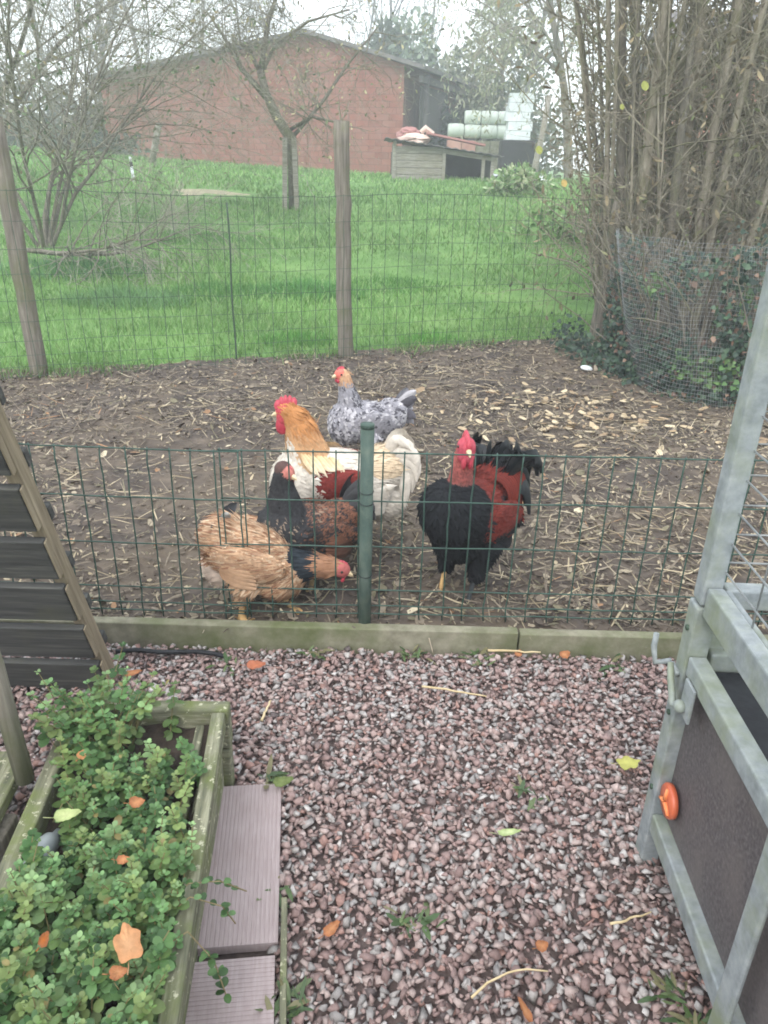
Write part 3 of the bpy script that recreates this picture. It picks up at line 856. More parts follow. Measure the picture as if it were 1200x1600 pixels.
# ================================================================ grooved deck boards beside the planter
def build_deck_boards():
    def tile(a, b, width, across, label):
        """a, b: left edge far and near ends; grooves run along the board or across it"""
        a, b = np.array(a, float), np.array(b, float)
        L = np.linalg.norm(b - a); ang = math.atan2((b - a)[0], -(b - a)[1])
        mb = MB()
        n = int((L if across else width) / 0.0085)
        prof = []
        T = L if across else width
        for i in range(n):
            s0 = T * i / n; s1 = T * (i + 1) / n; g = (s1 - s0)
            prof += [(s0 + 0.0 * g, 0.0), (s0 + 0.62 * g, 0.0), (s0 + 0.68 * g, -0.0011), (s0 + 0.92 * g, -0.0011)]
        prof.append((T, 0.0))
        th = 0.022
        V = []
        for s, z in prof:
            for q in (0, 1):
                V.append((s, -L * q, z) if not across else (width * q, -s, z))
        k = len(prof)
        F = [(2 * i, 2 * i + 1, 2 * i + 3, 2 * i + 2) if not across else (2 * i, 2 * i + 2, 2 * i + 3, 2 * i + 1) for i in range(k - 1)]
        F = [tuple(reversed(f)) for f in F]
        mb.add(V, F)
        z0, z1 = -th, -0.0024
        mb.add([(0, 0, z0), (width, 0, z0), (width, -L, z0), (0, -L, z0), (0, 0, z1 + 0.0024), (width, 0, z1 + 0.0024), (width, -L, z1 + 0.0024), (0, -L, z1 + 0.0024)], [(0, 1, 2, 3), (0, 4, 5, 1), (1, 5, 6, 2), (2, 6, 7, 3), (3, 7, 4, 0)])
        o = mb.build('deck_board', M['deck'], label=label, cat='deck board', group='pinkish deck boards on the gravel')
        o.location = (a[0], a[1], 0.019); o.rotation_euler = (0, 0, ang)
        return o
    tile((-0.386, 1.392), (-0.338, 0.978), 0.156, False, 'longer pinkish deck board with fine lengthwise grooves beside the planter')
    tile((-0.340, 0.950), (-0.284, 0.50), 0.156, True, 'nearer deck board with crosswise grooves beside the planter')
    o = MB().box((0, 0, 0), (0.012, 0.52, 0.05)).build('edging_strip', M['mossy_wood'], bevel=0.002, label='thin mossy edging strip along the right of the deck boards', cat='edging')
    o.location = (-0.152, 0.83, 0.004); o.rotation_euler = (0, 0, 0.118)
build_deck_boards()

# ================================================================ slatted wood panel at the left
def build_slat_panel():
    root = empty('slatted_panel', (-0.76, 1.80, 0), label='dark slatted wooden panel leaning forward behind the planter', cat='wood panel')
    B, T = Vector((-0.0, 0.01, 0.0)), Vector((-0.002, -0.47, 1.22))      # right edge, local
    d = (T - B).normalized(); L = (T - B).length
    nrm = Vector((1, 0, 0)).cross(d).normalized()                          # towards the far side / up
    if nrm.y > 0: nrm = -nrm
    Mx = Matrix((Vector((1, 0, 0)), -nrm, d)).transposed()
    R = random.Random(4)
    def bx(c_s, c_n, x0, x1, h, t, name, mat):
        c = B + d * c_s + nrm * c_n
        mb = MB(); mb.box((0, 0, 0), (x1 - x0, t, h))
        o = mb.build(name, mat, root, bevel=0.003)
        m = Mx.to_4x4(); m.translation = Vector((c.x + (x0 + x1) / 2, c.y, c.z))
        o.matrix_local = m @ Matrix.Rotation(R.gauss(0, 0.004), 4, 'Y')
        return o
    bx(L / 2 - 0.02, 0.0, -0.034, -0.002, L, 0.044, 'stile', M['edge_wood'])
    bx(L / 2 - 0.02, 0.0, -1.0, -0.96, L, 0.044, 'stile', M['edge_wood'])
    p = 0.168
    for k in range(8):
        s = 0.085 + k * p
        bx(s, 0.033, -1.02, -0.008 + R.uniform(-0.003, 0.003), 0.132, 0.020, 'front_slat', M['dark_wood'])
        # light sawn end of the slat
        bx(s, 0.033, -0.0045, -0.0005, 0.128, 0.018, 'slat_end', M['edge_wood'])
        if k < 7:
            bx(s + p * 0.5 + 0.004, -0.033, -1.02, -0.001, 0.044, 0.020, 'back_slat', M['dark_wood'])
    # upright prop that carries the panel
    mb = MB(); mb.tube([(0.034, -0.60, 0.215), (0.022, -0.60, 0.5), (-0.02, -0.585, 0.80), (-0.06, -0.47, 1.13)], [0.019, 0.0195, 0.0195, 0.019], 8)
    mb.build('prop', M['old_wood'], root, True)
build_slat_panel()

# ================================================================ trailer at the right
def build_trailer():
    root = empty('trailer', (0.605, 1.243, 0), -0.02, label='grey framed trailer with brown side panel and wire mesh cage', cat='trailer')
    def beam(a, b, w, h, name, mat='galv', bev=0.004):
        return MB().beam(a, b, w, h).build(name, M[mat], root, bevel=bev)
    W, LN = 0.95, 1.30
    # corner posts (local: +x into the trailer, -y towards the viewer)
    def vpost(x, y, z0, z1, s, name='corner_post', mat='galv'):
        MB().box((x, y, (z0 + z1) / 2), (s[0], s[1], z1 - z0)).build(name, M[mat], root, bevel=0.004)
    vpost(0.0, 0.0, -0.03, 0.655, (0.040, 0.044)); vpost(0.002, 0.0, 0.660, 1.45, (0.036, 0.042), 'cage_post')
    vpost(0.045, 0.012, -0.03, 0.62, (0.042, 0.012), 'inner_flange')
    vpost(W, 0.0, -0.03, 1.45, (0.040, 0.044)); vpost(W, -LN, -0.03, 1.45, (0.040, 0.044)); vpost(-0.004, -LN, -0.03, 1.45, (0.040, 0.044))
    vpost(-0.0245, -0.445, 0.08, 1.45, (0.010, 0.046), 'side_stay')
    # rails
    y0, y1 = -0.024, -LN + 0.02
    beam((0.0, y0, 0.125), (0.0, y1, 0.125), 0.036, 0.046, 'bottom_rail')
    beam((0.0, y0, 0.530), (0.0, y1, 0.530), 0.034, 0.042, 'top_rail')
    beam((0.004, y0, 0.672), (0.004, y1, 0.672), 0.030, 0.060, 'cage_rail')
    beam((0.026, y0, 0.66), (0.026, y1, 0.66), 0.012, 0.078, 'cage_rail_flange')
    beam((0.0, y0, 1.42), (0.0, y1, 1.42), 0.03, 0.04, 'cage_rail')
    for z in (0.125, 0.53, 0.672, 1.42):
        beam((0.03, 0.0, z), (W - 0.02, 0.0, z), 0.034, 0.042, 'end_rail'); beam((W, y0, z), (W, y1, z), 0.034, 0.042, 'far_rail')
    # panels
    MB().box((0.012, (y0 + y1) / 2, 0.328), (0.010, y0 - y1, 0.355)).build('side_panel', M['panel'], root)
    MB().box((W - 0.01, (y0 + y1) / 2, 0.328), (0.010, y0 - y1, 0.355)).build('far_panel', M['panel'], root)
    MB().box((W / 2, 0.008, 0.328), (W - 0.05, 0.010, 0.355)).build('end_panel', M['panel'], root)
    MB().box((W / 2, -LN / 2, 0.11), (W - 0.06, LN - 0.05, 0.012)).build('trailer_floor', M['panel'], root)
    MB().box((W / 2, -LN / 2, 0.512), (W - 0.04, LN - 0.05, 0.010)).build('interior_shade_sheet', M['black'], root)  # near-black sheet added to stand in for the shaded trailer interior
    # mesh of the cage
    R = random.Random(3)
    for i in range(12):
        z = 0.735 + i * 0.058
        MB().tube([(0.014, y0, z + R.gauss(0, 0.002)), (0.014, (y0 + y1) / 2, z + R.gauss(0, 0.002)), (0.014, y1, z)], 0.0019, 5).build('cage_wire', M['grey_wire'], root, True)
    for i in range(9):
        MB().tube([(0.017, y0 - 0.13 * (i + 1), 0.68), (0.017, y0 - 0.13 * (i + 1), 1.42)], 0.0019, 5).build('cage_wire', M['grey_wire'], root, True)
    for i in range(12):
        z = 0.735 + i * 0.058
        MB().tube([(0.03, 0.014, z), (W - 0.02, 0.014, z)], 0.0019, 5).build('end_wire', M['grey_wire'], root, True)
    # latch
    plate = MB().box((-0.022, -0.072, 0.482), (0.006, 0.046, 0.075)).build('latch_plate', M['galv'], root, bevel=0.002)
    hd = MB()
    hd.tube([(-0.03, -0.062, 0.462), (-0.036, -0.045, 0.452), (-0.038, -0.015, 0.492), (-0.036, 0.005, 0.515)], [0.007, 0.0075, 0.007, 0.006], 8)
    hd.ellipsoid((-0.032, -0.066, 0.465), (0.012, 0.014, 0.013))
    hd.build('latch_lever', M['galv'], root, True)
    h2 = MB()
    h2.tube([(-0.024, 0.032, 0.500), (-0.050, 0.045, 0.486), (-0.056, 0.052, 0.52), (-0.054, 0.056, 0.548)], [0.006, 0.0065, 0.006, 0.0055], 8)
    h2.tube([(-0.024, 0.026, 0.498), (-0.024, -0.01, 0.498)], 0.0055, 8)
    h2.build('latch_hook', M['galv'], root, True)
    for (y, z) in ((0.0, 0.60), (-0.002, 0.40), (0.0, 0.2)):
        MB().tube([(-0.019, y, z), (-0.0235, y, z)], 0.006, 8).build('bolt', M['dark_wire'], root, True)
    # round orange reflector
    rf = MB()
    rf.tube([(-0.001, -0.062, 0.222), (-0.010, -0.062, 0.222), (-0.014, -0.062, 0.222)], [0.036, 0.036, 0.033], 24)
    refl = rf.build('reflector', M['orange'], root, True)
    rm = MB()
    for a in range(3):
        an = a * 2 * PI / 3 + PI / 2
        rm.tube([(-0.0155, -0.062 + 0.004 * math.cos(an), 0.222 + 0.004 * math.sin(an)), (-0.0155, -0.062 + 0.030 * math.cos(an), 0.222 + 0.030 * math.sin(an))], [0.006, 0.003], 6)
    rm.build('reflector_rib', mat_noise('orange_light', [(0.3, lin(222, 128, 78)), (0.7, lin(232, 146, 96))], 20, 0.4, 0.1), refl, True)
build_trailer()

# ================================================================ small things on the gravel
def leaf_thing(p, L, W, ang, cols, label, tilt=(0, 0), curl=0.3, group='fallen leaves', lobes=0):
    n = 34
    P, F, C = [], [], []
    rng = np.random.default_rng(int(abs(p[0] * 1000) + abs(p[1] * 777)))
    out = []
    for i in range(n):
        t = 2 * PI * i / n
        r = 1 + (0.13 * math.sin(5 * t + 0.6) if lobes else 0.06 * math.sin(3 * t + 1)) + 0.05 * math.sin(8 * t + p[0] * 40) + rng.normal(0, 0.025)
        out.append((0.5 * L * r * math.cos(t), 0.5 * W * r * math.sin(t) * (1 - 0.25 * math.cos(t))))
    zf = lambda x, y: curl * (y * y / max(W, 1e-4)) + 0.25 * curl * x * x / L + rng.normal(0, 0.0006)
    P.append((0, 0, 0)); C.append(cols[0])
    for s in (0.55, 1.0):
        for x, y in out:
            P.append((x * s, y * s, zf(x * s, y * s))); C.append(np.array(cols[0]) * (1 - s) + np.array(cols[1]) * s)
    for i in range(n):
        j = (i + 1) % n
        F.append((0, 1 + i, 1 + j)); F.append((1 + i, 1 + n + i, 1 + n + j, 1 + j))
    mb = MB(); mb.add(P, F, np.array(C))
    mb.tube([(-0.5 * L, 0, 0.0), (-0.66 * L, 0.02 * L, 0.05 * L), (-0.85 * L, 0.06 * L, 0.08 * L)], 0.0009, 4, col=np.array(cols[0]) * 0.7)
    o = mb.build('fallen_leaf', M['dryleaf'], smooth=True, label=label, cat='leaf', group=group)
    o.location = p; o.rotation_euler = (tilt[0], tilt[1], ang)
    return o
ORA, ORB = lin(182, 130, 90), lin(152, 98, 66)
YEL, YEB = lin(192, 190, 110), lin(168, 166, 92)
leaf_thing((-0.373, 0.782, 0.305), 0.058, 0.042, 1.9, (lin(190, 146, 108), ORA), 'largest orange leaf lying on the herbs', (0.35, -0.2), lobes=1, group='leaves on the herbs')
leaf_thing((-0.376, 0.742, 0.295), 0.026, 0.019, 0.4, (ORA, ORB), 'small orange leaf just below the largest one on the herbs', (0.4, 0.2), group='leaves on the herbs')
leaf_thing((-0.592, 1.186, 0.30), 0.026, 0.017, 1.4, (lin(190, 132, 80), ORA), 'bright orange leaf low in the tall rear herb clump', (0.6, 0), group='leaves on the herbs')
leaf_thing((-0.452, 1.080, 0.285), 0.030, 0.022, 0.6, (ORA, ORB), 'orange leaf in the middle of the herb bed', (0.4, 0.3), group='leaves on the herbs')
leaf_thing((-0.435, 0.950, 0.285), 0.024, 0.015, 0.2, (ORA, ORB), 'orange leaf between the middle and the largest one on the herbs', (0.4, 0.1), group='leaves on the herbs')
leaf_thing((-0.504, 0.788, 0.30), 0.028, 0.016, 1.5, (lin(196, 112, 48), ORB), 'brownish orange leaf standing upright at the left of the herbs', (0.9, 0.1), group='leaves on the herbs')
leaf_thing((-0.575, 1.055, 0.275), 0.048, 0.024, 0.35, (lin(176, 182, 132), lin(150, 162, 108)), 'pale yellow green leaf lying on the left of the herbs', (0.25, 0), group='leaves on the herbs')
leaf_thing((0.632, 1.497, 0.030), 0.062, 0.034, 0.3, (YEL, YEB), 'yellow green leaf on the gravel beside the trailer post', (0.3, 0.1), lobes=1)
leaf_thing((-0.081, 1.020, 0.030), 0.044, 0.020, 0.9, (ORA, ORB), 'orange leaf on the gravel right of the deck boards', (0.35, 0.1))
leaf_thing((0.326, 0.995, 0.030), 0.028, 0.021, 0.5, (ORA, ORB), 'small orange leaf on the gravel before the trailer', (0.3, 0.1))
leaf_thing((-0.715, 1.815, 0.028), 0.05, 0.02, 0.5, (ORA, ORB), 'orange leaf on the gravel at the foot of the slatted panel', (0.3, 0))
leaf_thing((-0.367, 1.868, 0.028), 0.056, 0.034, 0.2, (lin(186, 116, 84), lin(150, 92, 70)), 'rust brown leaf on the gravel near the concrete edging', (0.2, 0))
leaf_thing((0.425, 1.965, 0.026), 0.038, 0.02, 1.1, (ORA, ORB), 'orange leaf against the edging beside the pale stick', (0.3, 0))
leaf_thing((0.567, 1.962, 0.028), 0.042, 0.026, 0.7, (ORA, ORB), 'orange leaf by the edging, nearest the trailer', (0.4, 0))
leaf_thing((0.274, 0.872, 0.028), 0.048, 0.016, 1.9, (ORA, ORB), 'narrow orange leaf at the bottom of the picture', (0.3, 0))
leaf_thing((0.30, 1.27, 0.028), 0.055, 0.016, 0.2, (lin(186, 196, 150), lin(150, 166, 112)), 'pale green blade shaped leaf in the middle of the gravel', (0.2, 0))
leaf_thing((-0.225, 1.40, 0.034), 0.05, 0.026, 0.4, (lin(110, 122, 74), lin(92, 104, 60)), 'dull green leaf at the far corner of the deck board', (0.25, 0))

def twig(P, r, label, mat='straw', name='dry_stalk', cat='stalk'):
    P = np.array(P, float)
    t = np.linspace(0, 1, len(P)); tt = np.linspace(0, 1, 9)
    P = np.stack([np.polyval(np.polyfit(t, P[:, i], len(P) - 1), tt) for i in range(3)], 1)
    P += np.random.default_rng(int(abs(P[0, 0]) * 999)).normal(0, 0.0012, P.shape)
    c = P.mean(0)
    o = MB().tube(P - c, np.linspace(r, r * 0.6, len(P)), 6).build(name, M[mat], smooth=True, label=label, cat=cat, group='dry stalks on the gravel')
    o.location = c
twig([(0.123, 1.782, 0.032), (0.21, 1.765, 0.034), (0.303, 1.746, 0.030)], 0.0034, 'straight pale stalk on the gravel in front of the black rooster')
twig([(0.18, 0.893, 0.028), (0.25, 0.935, 0.034), (0.33, 0.948, 0.028)], 0.0026, 'thin curved stalk near the bottom of the picture')
twig([(0.47, 1.045, 0.028), (0.56, 1.075, 0.030)], 0.003, 'short pale stalk on the gravel beside the trailer side')
twig([(0.33, 1.975, 0.028), (0.40, 1.97, 0.031), (0.49, 1.968, 0.028)], 0.0042, 'pale flat stick lying against the concrete edging')
twig([(-0.31, 1.62, 0.03), (-0.30, 1.70, 0.034)], 0.004, 'short straw piece on the gravel behind the planter corner')
# green weeds and blades among the stones
def build_weeds():
    rng = np.random.default_rng(77)
    spots = [(0.08, 1.05, 22), (0.38, 1.40, 12), (-0.15, 0.88, 26), (-0.20, 1.12, 10), (0.55, 0.92, 18), (0.57, 0.86, 24), (-0.2, 1.96, 14), (0.1, 1.96, 18), (0.3, 1.95, 14), (-0.26, 1.42, 12), (0.72, 1.94, 12), (-0.45, 1.9, 10)]
    for k, (x, y, n) in enumerate(spots):
        px = rng.normal(x, 0.017, n); py = rng.normal(y, 0.013, n)
        a = rng.random(n) * 2 * PI
        D = np.stack([np.cos(a), np.sin(a), rng.uniform(0.05, 0.7, n)], 1)
        C = np.array([lin(78, 98, 60), lin(98, 112, 76), lin(118, 114, 84), lin(66, 86, 54)])[rng.integers(0, 4, n)]
        L = rng.uniform(0.02, 0.05, n)
        V, F, CC = cards(np.stack([px - x, py - y, np.full(n, 0.012)], 1), D, np.tile((0, 0, 1.0), (n, 1)), L, L * rng.uniform(0.16, 0.35, n), C, curl=rng.normal(-0.2, 0.3, n))
        o = link('weed_tuft', np_mesh('weed_tuft', V, F, CC, M['leaf']))
        o.location = (x, y, 0)
        tag(o, WEED_LABELS[k], 'weed', 'weeds between the stones')
WEED_LABELS = ['weeds in the open gravel centre right of the deck boards', 'weeds right of the pale blade shaped leaf', 'weeds against the nearer deck board', 'thin weeds at the right edge of the long deck board', 'dark weeds under the trailer rail', 'dark weeds at the lower right corner under the trailer', 'weeds against the edging left of the green post', 'weeds against the edging right of the green post', 'weeds against the edging beside the pale flat stick', 'weeds at the far end of the long deck board', 'weeds against the edging behind the trailer latch', 'weeds against the edging below the orange hen']
build_weeds()

hs = MB(); hs.tube([(-0.80, 1.925, 0.022), (-0.74, 1.93, 0.026), (-0.66, 1.925, 0.024), (-0.56, 1.93, 0.026), (-0.50, 1.935, 0.016), (-0.45, 1.93, 0.002)], [0.007] * 6, 8)
hs.build('garden_hose', M['black'], smooth=True, label='short black hose end lying along the concrete edging', cat='hose')
bt = MB()
bt.tube([(0, -0.055, 0.0), (0, -0.05, 0), (0, 0.02, 0.0), (0, 0.036, 0), (0, 0.048, 0), (0, 0.062, 0)], [0.018, 0.0225, 0.0225, 0.019, 0.009, 0.008], 14)
o = bt.build('plastic_bottle', mat_noise('milky_plastic', [(0.3, lin(140, 148, 150)), (0.7, lin(168, 174, 176))], 12, 0.3, 0.1), smooth=True, label='small translucent white plastic bottle at the left edge of the herb bed', cat='bottle')
o.location = (-0.632, 1.04, 0.190); o.rotation_euler = (-0.15, 0, -0.15)
wf = MB(); wf.ellipsoid((0, 0, 0), (0.045, 0.03, 0.018))
o = wf.build('white_stone', M['white_plastic'], smooth=True, label='white stone on the soil at the foot of the ivy', cat='stone'); o.location = (1.43, 5.47, 0.055); o.rotation_euler = (0.1, 0.1, -0.4)

# ================================================================ barn of red clay blocks
def build_barn():
    A = np.array((0.30, 29.5)); Bc = np.array((-11.3, 33.5))
    u = (Bc - A); LU = np.linalg.norm(u); u /= LU
    nrm = np.array((u[1], -u[0]));  nrm = nrm if nrm[1] < 0 else -nrm
    root = empty('brick_barn', (A[0], A[1], 0.4), label='large red block barn with a low gable at the back of the meadow', cat='barn')
    def W(s, z, n=0.0): return (u[0] * s + nrm[0] * n, u[1] * s + nrm[1] * n, z - 0.4)
    UP, ZR, ZP, ZL = 3.5, 4.22, 5.12, 3.85
    def roof(s): return ZR + (ZP - ZR) * s / UP if s < UP else ZP + (ZL - ZP) * (s - UP) / (LU - UP)
    dep = 14.0
    # core wall (joints show between the blocks)
    P = [W(0, 0.2), W(LU, 0.2), W(LU, ZL), W(UP, ZP), W(0, ZR)] + [W(0, 0.2, -0.2), W(LU, 0.2, -0.2), W(LU, ZL, -0.2), W(UP, ZP, -0.2), W(0, ZR, -0.2)]
    MB().add(P, [(0, 1, 2, 3, 4), (9, 8, 7, 6, 5), (0, 5, 6, 1), (1, 6, 7, 2), (0, 4, 9, 5)]).build('gable_wall', M['mortar'], root)
    MB().add([W(0.0, 0.2, -0.2), W(0.0, 0.2, -dep), W(0.0, ZR, -dep), W(0.0, ZR, -0.2), W(0.2, 0.2, -0.2), W(0.2, 0.2, -dep), W(0.2, ZR, -dep), W(0.2, ZR, -0.2)], [(0, 1, 2, 3), (7, 6, 5, 4), (0, 3, 7, 4)]).build('side_wall', M['mortar'], root)
    bl, bh, j, th = 0.50, 0.20, 0.014, 0.03
    me = MB().box((0, 0, 0), (bl - j, th, bh - j)).mesh('block', M['block'])
    ang = math.atan2(u[1], u[0])
    R = random.Random(8)
    cand = []
    rest = MB()
    row = 0
    z = 0.55
    while z < ZP:
        s = -0.25 if row % 2 else 0.0
        while s < LU:
            s0, s1 = max(s, 0.0), min(s + bl, LU)
            if s1 - s0 > 0.05:
                full = abs((s1 - s0) - bl) < 1e-6 and z + bh < min(roof(s0), roof(s1))
                if full: cand.append((s, z))
                elif z < max(roof(s0), roof(s1)) - 0.03:
                    t0, t1 = min(z + bh - j, roof(s0)), min(z + bh - j, roof(s1))
                    n = 0.012 + R.uniform(-0.002, 0.003)
                    a, b = s0 + j / 2, s1 - j / 2
                    if min(t0, t1) > z:
                        V = [W(a, z, 0.003), W(b, z, 0.003), W(b, t1, 0.003), W(a, t0, 0.003), W(a, z, n), W(b, z, n), W(b, t1, n), W(a, t0, n)]
                        rest.add(V, [(4, 5, 6, 7), (0, 4, 7, 3), (1, 2, 6, 5), (3, 7, 6, 2), (0, 1, 5, 4)])
            s += bl
        z += bh; row += 1
    # the blocks that show best (right and low, nearest the camera) are single parts
    cand.sort(key=lambda c: (c[0] * 0.12 + max(0, c[1] - 2.2) * 1.3))
    for k, (s, z) in enumerate(cand):
        n = R.uniform(-0.003, 0.004)
        if k < 300:
            c = W(s + bl / 2, z + (bh - j) / 2, n)
            link('block', me, root, c, (0, R.gauss(0, 0.004), ang))
        else:
            a, b, t = s + j / 2, s + bl - j / 2, z + bh - j
            q = 0.013 + n
            V = [W(a, z, 0.003), W(b, z, 0.003), W(b, t, 0.003), W(a, t, 0.003), W(a, z, q), W(b, z, q), W(b, t, q), W(a, t, q)]
            rest.add(V, [(4, 5, 6, 7), (0, 4, 7, 3), (1, 2, 6, 5), (3, 7, 6, 2), (0, 1, 5, 4)])
    rest.build('block_rows', M['block'], root, kind='stuff')
    # roof slabs with an overhang
    def slab(s0, z0, s1, z1, name):
        t = 0.13
        V = []
        for n in (0.35, -dep):
            V += [W(s0, z0, n), W(s1, z1, n), W(s1, z1 + t, n), W(s0, z0 + t, n)]
        MB().add(V, [(0, 1, 2, 3), (7, 6, 5, 4), (0, 4, 5, 1), (1, 5, 6, 2), (2, 6, 7, 3), (3, 7, 4, 0)]).build(name, M['roof'], root)
    sl = (ZP - ZR) / UP
    slab(-0.8, ZR - 0.8 * sl + 0.02, UP, ZP + 0.02, 'roof_slope'); slab(UP, ZP + 0.021, LU + 0.5, ZL - 0.5 * (ZP - ZL) / (LU - UP) + 0.02, 'roof_slope')
    # dark post, beam, and a sheet standing in for shade under the right eave
    MB().tube([W(-0.65, 0.4, -0.5), W(-0.65, 3.95, -0.5)], 0.09, 8).build('eave_post', M['dark_wood'], root, True)
    MB().beam(W(-0.65, 3.78, 0.2), W(-0.65, 3.78, -6), 0.14, 0.2).build('eave_beam', M['dark_wood'], root)
    MB().beam(W(-0.4, 2.9, -0.6), W(-0.4, 2.9, -4), 0.05, 1.5).build('eave_shade_sheet', M['dark_wood'], root)  # added dark sheet, imitates the shadow on the barn's right side
build_barn()

# ================================================================ low wooden shed in front of the barn
def build_shed():
    y = 22.0
    zg = float(ter(1.3, y)) - 0.05
    root = empty('wooden_shed', (1.3, y, zg), 0.03, label='low grey wooden shed with a dark open front before the barn', cat='shed')
    D = 1.7
    x0, x1, xm = -1.30, 1.33, 0.02
    H0, H1 = 0.97, 0.66
    ht = lambda x: H0 + (H1 - H0) * (x - x0) / (x1 - x0)
    for k in range(5):
        z = 0.02 + k * 0.168
        MB().box(((x0 + xm) / 2 + 0.02, 0, z + 0.08), (xm - x0 - 0.06, 0.025, 0.160)).build('plank', M['grey_wood'], root, bevel=0.004)
    for x in (x0 + 0.03, xm, x1 - 0.28, x1 - 0.04):
        MB().box((x, -0.02, ht(x) / 2), (0.085, 0.07, ht(x))).build('post', M['grey_wood'], root, bevel=0.004)
    MB().beam((xm + 0.03, -0.005, ht(xm) - 0.06), (x1, -0.005, ht(x1) - 0.06), 0.04, 0.11).build('lintel', M['grey_wood'], root)
    MB().box((x0 + 0.02, D / 2, H0 / 2 - 0.02), (0.03, D - 0.1, H0 - 0.06)).build('side_wall', M['grey_wood'], root)
    MB().box((x1 - 0.02, D / 2, H1 / 2 - 0.02), (0.03, D - 0.1, H1 - 0.06)).build('side_wall', M['grey_wood'], root)
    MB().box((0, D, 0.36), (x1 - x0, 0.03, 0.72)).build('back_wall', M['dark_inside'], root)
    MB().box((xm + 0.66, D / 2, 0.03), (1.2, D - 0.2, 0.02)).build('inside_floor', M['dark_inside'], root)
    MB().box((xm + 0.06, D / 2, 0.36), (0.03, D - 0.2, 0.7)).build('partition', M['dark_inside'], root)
    mb = MB()
    n = 56
    V, F = [], []
    for i in range(n + 1):
        x = x0 - 0.22 + (x1 - x0 + 0.44) * i / n
        z = ht(x) + 0.05 + 0.014 * math.sin(i * PI / 2)
        for yy, zz in ((-0.22, 0.0), (D + 0.15, -0.04)):
            V.append((x, yy, z + zz)); V.append((x, yy, z + zz - 0.02))
    for i in range(n):
        a, b = 4 * i, 4 * i + 4
        F += [(a, b, b + 2, a + 2), (a + 1, a + 3, b + 3, b + 1), (a, a + 1, b + 1, b), (a + 2, b + 2, b + 3, a + 3)]
    mb.add(V, F).build('roof_sheet', M['roof'], root)
    # things on the roof
    def rock(name, c, r, mat, label, cat, seed):
        m = MB(); m.ellipsoid((0, 0, 0), r, seg=14, ring=9)
        rr = np.random.default_rng(seed)
        for a in m.v: a += rr.normal(0, 0.10, a.shape) * np.array(r)
        o = m.build(name, M[mat], label=label, cat=cat)
        o.location = c
    zr = zg + 0.93
    rock('rubble_sack', (0.55, 22.4, zr + 0.10), (0.44, 0.38, 0.14), 'pale_sack', 'pale crumpled sack lying on the shed roof', 'sack', 1)
    rock('rubble_sack', (0.40, 22.9, zr + 0.22), (0.30, 0.22, 0.18), 'red_sheet', 'reddish heap behind the pale sack on the shed roof', 'heap', 2)
    s = MB(); s.box((0, 0, 0), (1.55, 0.8, 0.05), (0, 0.16, 0.0)); o = s.build('roof_panel', M['red_sheet'], bevel=0.006, label='faded red panel sloping across the shed roof', cat='panel'); o.location = (1.62, 22.5, zr + 0.12)
    s = MB(); s.tube([(0, 0, 0), (0.1, 0.0, 0.1), (0.32, 0.05, -0.02)], [0.07, 0.09, 0.06], 8); o = s.build('broken_tile', M['pale_sack'], label='broken pale tile sticking up from the shed roof', cat='tile'); o.location = (0.72, 22.6, zr + 0.26)
build_shed()

